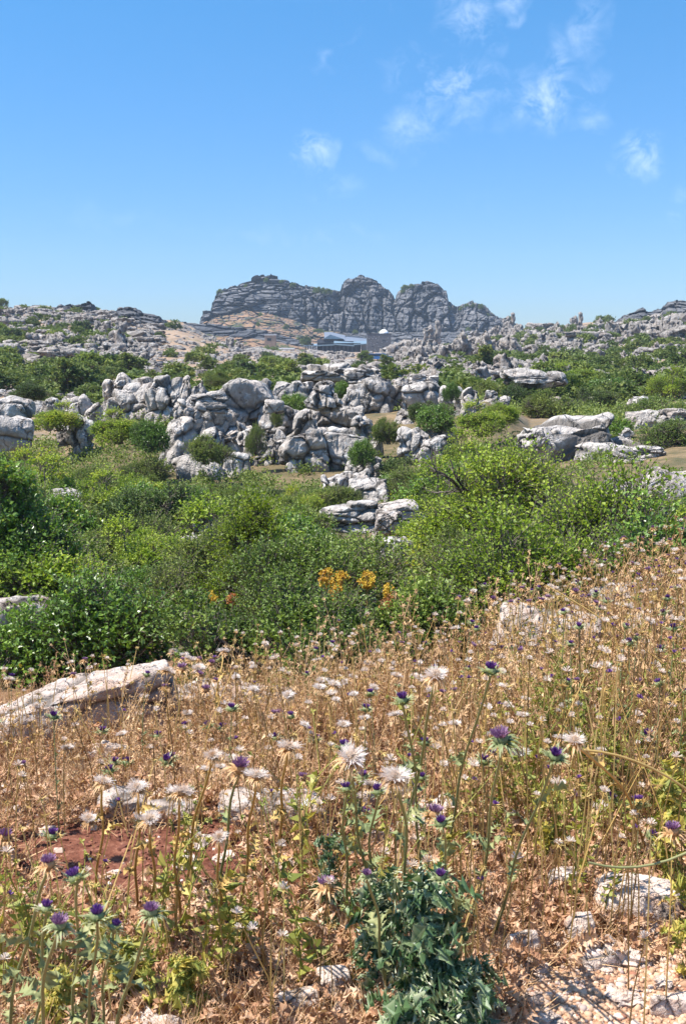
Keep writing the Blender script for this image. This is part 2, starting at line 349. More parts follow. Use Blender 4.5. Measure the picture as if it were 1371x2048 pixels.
def hit(px, row):
    Ys = np.geomspace(1.2, 60, 500); a = (px - CX) / F; x = a * (Ys * math.cos(PITCH) + 1.2 * math.sin(PITCH)); zr = np.array([P3(px, row, float(q)).z for q in Ys]); zg = H(x, Ys); k = np.where(zr < zg)[0]
    return float(Ys[k[0]]) if len(k) else 60.
def pscale(Y): return Y / F       # metres per photo pixel, near enough
def to_px(x, y, z):
    c, s = math.cos(PITCH), math.sin(PITCH); zc = z - EYE; D = y * c - zc * s
    return CX + F * x / D, CY - F * (y * s + zc * c) / D
def grid_faces(nr, nc):
    a = (np.arange(nr - 1)[:, None] * nc + np.arange(nc - 1)[None]).ravel()
    return np.stack([a, a + 1, a + nc + 1, a + nc], -1)
az = np.concatenate([np.linspace(-math.pi, -.42, 70)[:-1], np.linspace(-.42, .42, 560), np.linspace(.42, math.pi, 70)[1:]])
dd = np.concatenate([np.geomspace(.25, 40, 250)[:-1], np.geomspace(40, 520, 330)[:-1], np.geomspace(520, 1050, 50)])
A, D_ = np.meshgrid(az, dd); X = D_ * np.sin(A); Y_ = D_ * np.cos(A)
Z = H(X.ravel(), Y_.ravel())
# limestone ledges stepping across the far slopes
def ledge(x, y, z):
    d = np.hypot(x, y); w = np.clip((d - 55) / 60, 0, 1) * np.clip((600 - d) / 120, 0, 1)
    p = np.stack([x * .03, y * .03, z * 0], -1); k = fbm(p, 21, 4)
    st = np.interp(d, [60, 300], [.5, 1.3]); zz = z + k * 1.5
    q = zz / st; fr = q - np.floor(q); s = np.clip((fr - .72) / .2, 0, 1); s = s * s * (3 - 2 * s)
    m = np.clip(fbm(p * 1.7, 5, 3) * 4 + .4, 0, 1)
    return z + w * m * st * (s - fr) * .9
Z = ledge(X.ravel(), Y_.ravel(), Z)
def HL(x, y):
    return ledge(np.atleast_1d(x).astype(float), np.atleast_1d(y).astype(float), H(x, y))
V = np.stack([X.ravel(), Y_.ravel(), Z], -1)
m, t, b = new_mat('ground'); M['ground'] = m
g = N(t, 'ShaderNodeNewGeometry'); P = g.outputs['Position']
a_soil = attr(t, 'soil'); a_path = attr(t, 'path'); a_far = attr(t, 'far'); a_green = attr(t, 'green')
n1 = noise(t, P, 3.0, 6, .65); n2 = noise(t, P, 28, 4, .65); n3 = noise(t, P, 110, 3, .6)
straw = ramp(t, n2, [(.3, (.13, .06, .035)), (.5, (.26, .13, .07)), (.7, (.42, .26, .16))])
soil = ramp(t, n2, [(.3, (.085, .032, .020)), (.52, (.16, .062, .038)), (.72, (.29, .14, .09))])
gravel = ramp(t, n3, [(.3, (.27, .14, .08)), (.5, (.42, .25, .15)), (.7, (.55, .37, .25))])
sm = mth(t, 'MULTIPLY', mth(t, 'ADD', mth(t, 'SUBTRACT', n1, .5), mth(t, 'SUBTRACT', a_soil, .30)), 5, clamp=True)
c = mixc(t, sm, straw, soil)
pm = mth(t, 'MULTIPLY', mth(t, 'ADD', mth(t, 'SUBTRACT', n1, .5), mth(t, 'SUBTRACT', a_path, .35)), 6, clamp=True)
c = mixc(t, pm, c, gravel)
# valley floor
vn_ = noise(t, P, 1.2, 5, .7)
valley = mixc(t, mth(t, 'MULTIPLY', noise(t, P, 9, 4, .7), 1.0), ramp(t, vn_, [(.35, (.06, .07, .03)), (.5, (.16, .12, .06)), (.65, (.34, .23, .13))]), (.10, .085, .05))
c = mixc(t, a_green, c, valley)
# far dry slopes
f1 = noise(t, P, .35, 6, .7); f2 = noise(t, P, 1.6, 6, .75); f3 = noise(t, P, .05, 4, .6)
dry = ramp(t, f1, [(.3, (.17, .115, .07)), (.5, (.29, .195, .125)), (.7, (.38, .275, .19))])
grey = ramp(t, f2, [(.35, (.12, .11, .10)), (.6, (.27, .25, .235))])
geo = N(t, 'ShaderNodeSeparateXYZ'); t.links.new(g.outputs['Normal'], geo.inputs[0])
steep = mth(t, 'MULTIPLY', mth(t, 'SUBTRACT', .94, geo.outputs['Z'], clamp=True), 9, clamp=True)
rk = mth(t, 'MULTIPLY', mth(t, 'SUBTRACT', f2, .505, clamp=True), 9, clamp=True)
rk = mth(t, 'MAXIMUM', mth(t, 'MULTIPLY', rk, mth(t, 'MULTIPLY', mth(t, 'SUBTRACT', f3, .15, clamp=True), 3, clamp=True)), steep)
farc = mixc(t, rk, dry, grey)
gsh = mth(t, 'MULTIPLY', mth(t, 'SUBTRACT', noise(t, P, .22, 5, .7), .55, clamp=True), 10, clamp=True)
farc = mixc(t, mth(t, 'MULTIPLY', gsh, .55), farc, (.085, .10, .04))
c = mixc(t, a_far, c, farc)
t.links.new(c, b.inputs['Base Color']); b.inputs['Roughness'].default_value = .95; b.inputs['Specular IOR Level'].default_value = .1
hb = mth(t, 'ADD', mth(t, 'MULTIPLY', n2, 1.0), mth(t, 'MULTIPLY', n3, .5)); bump(t, hb, .8, .02, b)
xr, yr = V[:, 0], V[:, 1]; dr = np.hypot(xr, yr)
pxr = CX + F * xr / np.maximum(yr * math.cos(PITCH) + EYE * math.sin(PITCH), .3)
rowr = CY + F * np.tan(np.arctan2(EYE - V[:, 2], np.maximum(yr, .1)) - PITCH)
def sstep(a, b_, x): q = np.clip((x - a) / (b_ - a), 0, 1); return q * q * (3 - 2 * q)
soil_m = .30 * (dr < 8) + np.exp(-((pxr - 300) / 400)**2 - ((rowr - 1735) / 130)**2) * 1.6 + .6 * np.exp(-((pxr - 760) / 120)**2 - ((rowr - 1640) / 60)**2) + .4 * np.exp(-((pxr - 430) / 200)**2 - ((rowr - 1900) / 120)**2)
soil_m = np.where(yr > 0, soil_m, 0)
path_m = sstep(1850, 1960, rowr + (pxr - 1000) * .12) * sstep(960, 1080, pxr) * (yr > 0)
path_m = np.maximum(path_m, (dr < 2.2) * sstep(.1, 1.2, xr) * 1.0)
green_m = sstep(7.5, 10, dr) * 1.0; far_m = sstep(42, 62, dr)
terr = ob('ground', mesh_from('ground', V, grid_faces(len(dd), len(az)), None, M['ground'], {'soil': soil_m, 'path': path_m, 'far': far_m, 'green': green_m}, True))
tag(terr, kind='structure')

# ------------------------------------------------------------------ rocks
def cubesphere(n):
    k = np.tan(np.linspace(-math.pi / 4, math.pi / 4, n + 1)); a, b_ = np.meshgrid(k, k); o = np.ones_like(a)
    Fs = [(a, b_, o), (b_, a, -o), (o, a, b_), (-o, b_, a), (b_, o, a), (a, -o, b_)]
    V = np.concatenate([np.stack([q.ravel() for q in f], -1) for f in Fs])
    Q = np.concatenate([grid_faces(n + 1, n + 1) + i * (n + 1)**2 for i in range(6)])
    key = np.round(V, 5); u, inv = np.unique(key, axis=0, return_inverse=True); inv = inv.ravel()
    return u, inv[Q]
CS = {}
def rock_data(dims, seed, n=26, e=3.0, cs=(.9, .9, .55), amp=.10, crack=.09, rough=.05, runnel=.03, low=.16, taper=.0, slices=0):
    """dims: half sizes.  Voronoi blocks with open joints on a rounded block."""
    if n not in CS: CS[n] = cubesphere(n)
    U, Q = CS[n]; D = np.array(dims, float); s = float(np.cbrt(D.prod()))
    rg = rng(seed * 13 + 5); pn = np.concatenate([np.eye(3), -np.eye(3), rdir(rg, 11)]) + rg.normal(0, .10, (17, 3)); pn = norm(pn); pd = np.concatenate([rg.uniform(.92, 1.0, 6), rg.uniform(.90, 1.28, 11)]); ex = 4 * e
    dt = np.maximum(U @ pn.T / pd, 0)**ex; r = dt.sum(1)**(1 / ex); B = U / r[:, None]; Nn = norm((dt / (dt.sum(1)[:, None] + 1e-12)) @ pn / D)
    Pp = B * D; off = seed * 7.31
    if taper: k = 1 - taper * (B[:, 2] * .5 + .5); Pp[:, 0] *= k; Pp[:, 1] *= k
    q = Pp / s
    warp = np.stack([fbm(q * .9 + off, seed + k, 3) for k in range(3)], -1)
    Pp = Pp + warp * low * s * 2
    qc = (Pp / s + warp * .25) / np.array(cs) + off
    F1, F2, cid = cell(qc, seed)
    ed = F2 - F1; ck = np.exp(-(ed / .05)**2); rnd_ = 1 - np.exp(-(ed / .22)**2)
    dsp = (cid - .5) * 2 * amp * s + cell.fac * s * amp * 5.0 - crack * s * ck - .5 * crack * s * (1 - rnd_)
    dsp = dsp + rough * s * fbm(q * 3.3 + off, seed + 40, 4, .6)
    if runnel: dsp = dsp - runnel * s * np.abs(vn(np.stack([q[:, 0] * 7, q[:, 1] * 7, q[:, 2] * 1.1], -1) + off, seed + 9)) * (.4 + .6 * (1 - np.abs(Nn[:, 2])))
    if slices:
        zz = q[:, 2] * slices + .25 * warp[:, 0]; fz = np.abs(zz - np.round(zz)); sl = np.exp(-(fz / .09)**2); dsp = dsp - .07 * s * sl * (np.abs(Nn[:, 2]) < .8); ck = np.maximum(ck, sl * .8)
    return Pp + Nn * dsp[:, None], Q, ck
def rock_mesh(name, dims, seed, mat, **k):
    V, Q, ck = rock_data(dims, seed, **k); return mesh_from(name, V, Q, None, mat, {'crack': ck}, True)
def grow(name, boxes, seed, mat, **k):
    """several fused blocks in one mesh.  boxes: (centre, half dims)"""
    Vs, Qs, Cs, n0 = [], [], [], 0
    for i, (c_, d_) in enumerate(boxes):
        V, Q, ck = rock_data(d_, seed * 31 + i, **k); Vs.append(V + np.array(c_)); Qs.append(Q + n0); Cs.append(ck); n0 += len(V)
    return mesh_from(name, np.concatenate(Vs), np.concatenate(Qs), None, mat, {'crack': np.concatenate(Cs)}, True)

# ridge meshes (the far crags)
m, t, b = new_mat('crag'); M['rock_cliff'] = m
g = N(t, 'ShaderNodeNewGeometry'); P = g.outputs['Position']; sx = N(t, 'ShaderNodeSeparateXYZ'); t.links.new(g.outputs['Normal'], sx.inputs[0])
n1 = noise(t, P, .06, 6, .65, .4); n2 = noise(t, P, .5, 6, .7)
c = ramp(t, n1, [(.3, (.075, .078, .086)), (.5, (.14, .14, .145)), (.7, (.25, .24, .235))])
s_ = noise(t, mapping(t, P, (.35, .35, .045)), 1.0, 5, .65); c = mixc(t, mth(t, 'MULTIPLY', mth(t, 'SUBTRACT', s_, .48, clamp=True), 4.5, clamp=True), c, (.06, .062, .07))
s2 = noise(t, mapping(t, P, (.02, .02, .55)), 1.0, 4, .65); c = mixc(t, mth(t, 'MULTIPLY', mth(t, 'SUBTRACT', s2, .50, clamp=True), 5, clamp=True), c, (.07, .07, .075))
c = mixc(t, mth(t, 'MULTIPLY', attr(t, 'crack'), .8), c, (.035, .035, .04))
gm = mth(t, 'MULTIPLY', mth(t, 'MULTIPLY', mth(t, 'SUBTRACT', sx.outputs['Z'], .80, clamp=True), 9, clamp=True), attr(t, 'talus'), clamp=True)
gcol = ramp(t, noise(t, P, .16, 5, .7), [(.4, (.30, .185, .11)), (.52, (.22, .14, .085)), (.58, (.06, .08, .03)), (.75, (.04, .06, .022))])
c = mixc(t, gm, c, gcol)
t.links.new(c, b.inputs['Base Color']); b.inputs['Roughness'].default_value = .95; b.inputs['Specular IOR Level'].default_value = .1
bump(t, mth(t, 'ADD', n2, s_), .9, 1.2, b)
def ridge(name, sky_pts, foot_pts, base_row, Yb, Yf, Yt, Yk, nu, nv, seed, cs, amp, jag, vert=False):
    sp = np.array(sky_pts, float); fp = np.array(foot_pts, float); px = np.linspace(sp[0, 0], sp[-1, 0], nu)
    top = np.interp(px, sp[:, 0], sp[:, 1]); foot = np.maximum(np.interp(px, fp[:, 0], fp[:, 1]), top + .5)
    zt = lambda row, Y: EYE - (row - 700) * Y / F
    prof = [(Yb, zt(np.full(nu, base_row + 6.), Yb)), (Yf, zt(foot, Yf)), (Yt, zt(top, Yt)), (Yk, zt(top, Yt) * .93), (Yk + (Yk - Yf) * 1.2, zt(np.full(nu, base_row + 6.), Yb))]
    segs = [int(nv * .28), int(nv * .46), int(nv * .12), int(nv * .14)]
    Pts = []; W = []
    for k in range(4):
        for i in range(segs[k] + (k == 3)):
            f = i / segs[k]; Y = prof[k][0] * (1 - f) + prof[k + 1][0] * f; z = prof[k][1] * (1 - f) + prof[k + 1][1] * f
            if k == 1: Y = prof[1][0] + (prof[2][0] - prof[1][0]) * (f ** 1.5)
            xs = (px - CX) / F * Y if k < 3 else (px - CX) / F * Yk
            Pts.append(np.stack([(px - CX) / F * (Yt * .5 + Y * .5), np.full(nu, float(Y)), z], -1)); W.append(np.full(nu, [0.75, 1, .8, .6][k] if f > .06 or k != 0 else .2))
    nr = len(Pts); V = np.concatenate(Pts); w = np.concatenate(W)
    wp = np.stack([fbm(V * .03, seed + k, 3) for k in range(3)], -1)
    q = (V + wp * 5) / np.array(cs) / np.array([1, 1, 1 + .8 * (fbm(V * .012, seed + 60, 2)[:, None].mean() > 9)]); F1, F2, cid = cell(q, seed); ed = F2 - F1; ck = np.exp(-(ed / .09)**2)
    q2 = (V + wp * 3) / (np.array(cs) * np.array((2.6, 2.6, 3.2))); G1, G2, cid2 = cell(q2, seed + 77); ck2 = np.exp(-((G2 - G1) / .07)**2)
    but = fbm(np.stack([V[:, 0] * .06, V[:, 0] * 0, V[:, 2] * .012], -1), seed + 31, 4, .6); dsp = but * 3.2 * amp + (cid - .5) * 2 * amp + (cid2 - .5) * 3.2 * amp - ck * amp * .8 - ck2 * amp * 1.6 + amp * 1.2 * fbm(V / cs[0] * .35, seed + 5, 4)
    zl = V[:, 2] / (cs[2] * 1.1) + wp[:, 0] * .8; sl = np.exp(-((zl - np.round(zl)) / .16)**2); dsp = dsp - sl * amp * .6
    if vert:
        P_x = CX + F * V[:, 0] / V[:, 1]; mv = sstep(520, 640, P_x + 25 * wp[:, 1]); zf = (V[:, 2] - V[:, 2].min()) / np.ptp(V[:, 2]); mv = mv * (1 - .6 * sstep(.72, .9, zf)); d1 = 0
        for sc_, am, sd in ((1.0, 1.0, 0), (2.4, 2.0, 7)):
            A1, A2, ac = cell((V + wp * 4) / (np.array((3.2, 6.0, 11.0)) * sc_), seed + 200 + sd); e_ = A2 - A1; kk = np.exp(-(e_ / .10)**2); d1 = d1 + (ac - .5) * 2.2 * amp * am - kk * amp * 1.0 * am; ck = np.maximum(ck * (1 - mv), kk * mv)
        d1 = d1 + but * 3.4 * amp - sl * amp * .35 + amp * .9 * fbm(V * np.array([.5, .5, .12]), seed + 6, 4, .6)
        dsp = dsp * (1 - mv) + d1 * mv; ck2 = ck2 * (1 - mv)
    V[:, 1] -= dsp * w
    tops = np.concatenate([np.full(nu, [0, 0, 1, 1][k] * 1.0 if k != 1 else i / segs[1]) for k in range(4) for i in range(segs[k] + (k == 3))])
    V[:, 2] += w * tops**2 * jag * ((cid - .5) * 1.2 + (cid2 - .5) * 1.4 - ck * .4)
    V[:, 0] += w * amp * .4 * (cid2 - .5)
    me = mesh_from(name, V, grid_faces(nr, nu)[:, ::-1], None, M['rock_cliff'], {'crack': np.maximum(ck * .7, np.maximum(ck2, sl * .55)) * (w > .3), 'talus': np.concatenate([np.full(nu, [1, 0, .25, 1][k] * 1.0) * (1 - (sstep(660, 700, px) if k == 0 else 0)) for k in range(4) for i in range(segs[k] + (k == 3))])}, False)
    return ob(name, me)
SKY1 = [(402, 668), (406, 640), (410, 629), (428, 626), (431, 602), (440, 588), (455, 580), (485, 569), (515, 561), (545, 557), (575, 562), (600, 570), (640, 579), (680, 585), (685, 572), (700, 562), (720, 557), (745, 564), (762, 576), (776, 585), (788, 600), (793, 589), (815, 572), (850, 569), (872, 576), (888, 588), (893, 610), (905, 620), (925, 614), (940, 606), (962, 612), (975, 626), (1000, 634), (1012, 640), (1040, 655)]
FOOT1 = [(402, 670), (415, 648), (440, 634), (500, 622), (560, 632), (600, 645), (640, 660), (700, 666), (900, 664), (1040, 664)]
r1 = ridge('cliff_massif', SKY1, FOOT1, 700, 520, 585, 612, 650, 760, 230, 4, (6.5, 6.5, 2.2), 1.9, 1.7, vert=True)
tag(r1, kind='structure')
SKY2 = [(290, 668), (310, 650), (345, 645), (405, 648), (430, 650), (470, 656), (520, 660), (560, 668), (600, 682), (640, 694), (660, 704)]
FOOT2 = [(290, 672), (340, 663), (420, 668), (500, 676), (560, 684), (660, 706)]
r2 = ridge('stratified_terrace', SKY2, FOOT2, 706, 455, 480, 490, 520, 380, 90, 9, (9, 9, 1.6), 1.5, .9)
tag(r2, kind='structure')
SKY3 = [(1222, 650), (1240, 634), (1255, 628), (1275, 620), (1284, 628), (1300, 626), (1306, 617), (1320, 618), (1326, 606), (1342, 602), (1362, 605), (1380, 612), (1420, 610), (1480, 640), (1500, 660)]
FOOT3 = [(1222, 655), (1300, 640), (1400, 636), (1500, 665)]
r3 = ridge('stratified_crag', SKY3, FOOT3, 668, 318, 335, 341, 356, 260, 90, 12, (4, 4, 1.5), 1.1, 1.2); tag(r3, kind='structure')
SKY4 = [(112, 640), (124, 614), (140, 610), (150, 608), (158, 612), (170, 609), (186, 605), (191, 606), (192, 632), (215, 636)]
r4 = ridge('stratified_crag', SKY4, [(112, 642), (215, 638)], 650, 262, 270, 273, 284, 150, 60, 15, (3, 3, .9), .5, .5); tag(r4, kind='structure')
SKY5 = [(-140, 640), (-60, 622), (-20, 615), (45, 622), (60, 615), (140, 618), (160, 622), (235, 625), (245, 618), (280, 620), (292, 630), (325, 634), (330, 645), (345, 655)]
r5 = ridge('stratified_ridge', SKY5, [(-140, 645), (0, 632), (345, 660)], 668, 240, 268, 276, 300, 420, 60, 18, (5, 5, .9), .8, .6); tag(r5, kind='structure')

# ---- hand placed boulders: (px left, px right, row top, row bottom, Y, style, label, e)
ST = {'b': dict(e=2.4, cs=(2.5, 2.5, 1.9), amp=.11, crack=.07, low=.18, runnel=.08), 'l': dict(e=4.6, cs=(2.4, 2.4, .55), amp=.10, crack=.09, low=.12, slices=2.2), 'j': dict(e=4.0, cs=(.8, .8, 1.3), amp=.2, crack=.13, low=.24, runnel=.10),
      'p': dict(e=3.2, cs=(.9, .9, 2.4), amp=.14, crack=.12, low=.24, taper=.6, runnel=.12), 's': dict(e=4.2, cs=(3.4, 3.4, 2.2), amp=.10, crack=.08, low=.18, runnel=.09), 'k': dict(e=5.0, cs=(1.9, 1.9, 1.5), amp=.13, crack=.10, low=.17, runnel=.10, slices=.9)}
BO = [
 (300,366,764,832,44,'j','jointed grey block mass at the left shoulder of the rock formation'),
 (358,388,762,812,42,'p','narrow fluted pinnacle beside a wider one on the left shoulder of the formation'),
 (380,420,765,812,41.5,'p','wide fluted pinnacle right of the narrow one on the left shoulder of the formation'),
 (351,396,804,842,38,'j','blocky cap perched above the slanted slab of the formation'),
 (392,446,788,824,38.5,'l','cracked cap block above the big round boulder of the left tower'),
 (396,466,816,880,36,'b','big round boulder hanging on the left rock tower above bushes'),
 (326,384,835,948,35,'s','tall slanted smooth slab at the foot of the left rock tower'),
 (372,470,862,945,37,'j','broken base blocks below the big round boulder'),
 (450,522,802,872,39,'b','grey rounded boulder between the left tower and the middle column'),
 (442,550,766,826,43,'k','long pale smooth slab sloping along the top of the formation'),
 (455,530,860,915,38,'j','low jointed blocks in the shade between the left tower and the middle column'),
 (548,620,756,800,46,'k','squared rock block behind the bush in the middle of the formation'),
 (606,692,731,764,49,'l','wide layered caprock stacked like plates at the top of the formation'),
 (610,668,752,790,49.5,'s','smooth pale shoulder under the wide layered caprock'),
 (697,757,734,770,48,'l','narrower layered caprock to the right at the top of the formation'),
 (704,780,764,835,47,'k','broad fluted block supporting the narrower layered caprock'),
 (616,682,765,816,41,'p','rust stained pinnacle crowning the tall central tower'),
 (620,718,806,870,40,'k','cracked middle storey of the tall central tower'),
 (572,648,830,872,37.5,'p','pale pyramid block leaning on the front of the central tower'),
 (568,660,862,952,37,'k','big smooth lower block at the left foot of the central tower'),
 (640,722,864,945,38.5,'k','lower right block of the central tower split by a dark joint'),
 (530,566,802,824,38,'b','small rounded cap stone on the middle column'),
 (524,572,816,880,38.3,'k','upright body of the middle rock column'),
 (520,576,876,935,37.5,'j','pale broken pedestal of the middle rock column'),
 (566,616,820,872,40,'b','rounded grey rock between the middle column and the central tower'),
 (680,732,784,836,43,'p','grey spire right of the central tower'),
 (712,735,836,900,42,'j','thin edge of broken rock right of the central tower'),
 (356,440,915,960,32,'b','whitish dome shaped boulder low among bushes below the left tower'),
 (448,500,905,956,32.5,'b','whitish rounded boulder low among bushes right of the dome shaped one'),
 (722,768,878,926,35,'p','small grey cone shaped rock right of the central tower foot'),
 (700,765,925,950,31,'j','low broken stones behind the pale ledge'),
 (648,730,948,985,27,'j','pale jagged ledge sloping among bushes right of centre'),
 (690,775,965,1012,26,'s','pale pitted slope of rock below the jagged ledge'),
 (645,760,1010,1062,19,'l','long grey rock wall with a flat top above the box bush'),
 (740,850,1008,1066,19.4,'l','right hand end of the flat topped grey rock wall'),
 (752,806,1022,1062,17.8,'b','rounded block leaning on the flat topped rock wall'),
 (745,815,1056,1090,18,'s','low grey footing under the leaning block'),
 (752,838,1078,1118,14.5,'s','flat white slab in a clearing right of the box bush'),
 (392,430,1024,1082,19,'j','small upright grey rock in the shrubs left of the yellow green bush'),
 (362,435,1084,1135,16,'j','rough grey rock low in the shrubs left of the yellow green bush'),
 (98,160,984,1012,22,'s','flat grey rock half hidden by shrubs at the left'),
 (92,146,998,1048,20,'b','round grey boulder half hidden by shrubs at the left'),
 (190,216,992,1012,23,'b','small pale boulder peeping from shrubs at the left'),
 (-40,50,796,856,36,'b','large smooth boulder cut by the left edge, the upper one of two'),
 (-30,56,832,886,33,'s','large smooth slab cut by the left edge, the lower one of two'),
 (90,132,800,838,46,'j','jointed grey outcrop at the far left end of the rock chain'),
 (124,178,790,845,46,'j','knobbly grey outcrop second from the left of the rock chain'),
 (142,178,842,895,36,'j','upright cracked boulder above bushes at the left'),
 (116,146,850,880,37,'b','pale low boulder beside the upright cracked boulder'),
 (176,226,808,850,44,'s','sloping grey rock in the middle of the left rock chain'),
 (208,264,756,800,52,'j','lumpy grey outcrop standing highest behind the left rock chain'),
 (214,300,790,850,43,'j','jumbled grey rocks of the left rock chain next to the formation'),
 (234,300,774,815,47,'b','rounded pale rock behind the left rock chain'),
 (288,334,780,836,45,'s','slanting grey block joining the left rock chain to the formation'),
 (792,816,755,772,47,'b','leftmost of the three perched cap stones right of the formation'),
 (820,850,747,770,47,'l','middle and tallest of the three perched cap stones right of the formation'),
 (852,876,750,770,47,'b','rightmost of the three perched cap stones right of the formation'),
 (780,826,766,810,47.5,'b','rounded rock under the leftmost perched cap stone'),
 (812,884,766,816,46,'b','broad rounded rock carrying the perched cap stones'),
 (880,928,772,815,45,'b','smooth round rock with ivy right of the perched cap stones'),
 (970,992,780,797,46,'b','small cap stone balanced on a rounded rock'),
 (956,1016,792,838,46,'b','rounded rock carrying the small balanced cap stone'),
 (916,962,788,846,44,'j','reddish jagged rock left of the rounded rock with the balanced cap stone'),
 (786,824,802,856,39,'p','pale pointed rock among shrubs right of the formation'),
 (808,852,864,915,33,'j','rough grey block low among shrubs right of centre'),
 (840,886,876,908,32,'b','group of smooth pale stones low among shrubs right of centre'),
 (864,906,846,886,34,'j','whitish broken rock above the smooth pale stones'),
 (1058,1216,836,905,30,'s','large pale pink rock dome above the hawthorn bushes'),
 (1040,1110,868,905,29.5,'j','broken left edge of the large pink rock dome'),
 (1160,1300,888,925,31,'s','low right tail of the large pink rock dome'),
 (1256,1320,816,862,42,'s','smooth rounded outcrop with horizontal cracks at the right'),
 (1322,1372,820,866,41,'l','layered rounded outcrop at the right edge'),
 (1262,1306,792,820,52,'l','small layered outcrop above the smooth rounded one at the right'),
 (1240,1318,893,930,30,'l','blocky low ledge at the right behind the hawthorn'),
 (1240,1262,860,890,33,'j','small pale rock left of the blocky low ledge'),
 (1208,1274,964,1010,15,'b','rounded grey boulder seen through the hawthorn'),
 (1278,1420,938,990,16,'s','long flat grey boulder at the right edge behind thorny twigs'),
 (985,1024,922,965,20,'p','pointed grey rock peeping above the hawthorn'),
 (1036,1084,918,955,21,'b','rounded grey rock peeping above the hawthorn'),
 (1020,1120,740,764,60,'l','thin flat ledge on the dry field right of centre'),
 (1170,1215,824,838,52,'l','flat grey ledge beside dry grass at the right'),
 (1150,1200,836,850,48,'l','lower flat grey ledge beside dry grass at the right'),
]
RT = {}
for i, (xl, xr_, rt, rb, Y, sty, lab) in enumerate(BO):
    a = P3((xl + xr_) / 2, rb, Y); b2 = P3((xl + xr_) / 2, rt, Y)
    w = (xr_ - xl) * Y / F * 1.06; cap = any(q in lab for q in ('cap', 'pinnacle', 'spire')); h = (b2 - a).length * (1.12 if cap else (1.45 if Y > 30 else 1.2)); dp = max(w * .75, h * .55)
    k = dict(ST[sty])
    if rb >= 850 and Y > 12: Yh = hit((xl + xr_) / 2, rb - 5); Yn = min(max(Yh + dp * .25, Y * .72), Y * 1.12); sc_ = Yn / Y; Y = Yn; w *= sc_; h *= sc_; dp *= sc_; a = P3((xl + xr_) / 2, rb, Y); b2 = P3((xl + xr_) / 2, rt, Y)
    if Y > 30: w *= 1.12
    if sty == 'p': h *= 1.12; b2.z += .06 * h
    me = rock_mesh('boulder', (w / 2, dp / 2, h / 2), 100 + i, M['rock_mid'] if Y > 12 else M['rock_near'], n=44 if (xr_ - xl) > 45 else 28, **k)
    o = ob('boulder', me, loc=(a.x, Y + dp * .2, b2.z - h / 2), rot=(0, 0, 0))
    if lab.startswith('tall slanted'): o.rotation_euler = (0, math.radians(14), 0)
    tag(o, lab, 'rock')

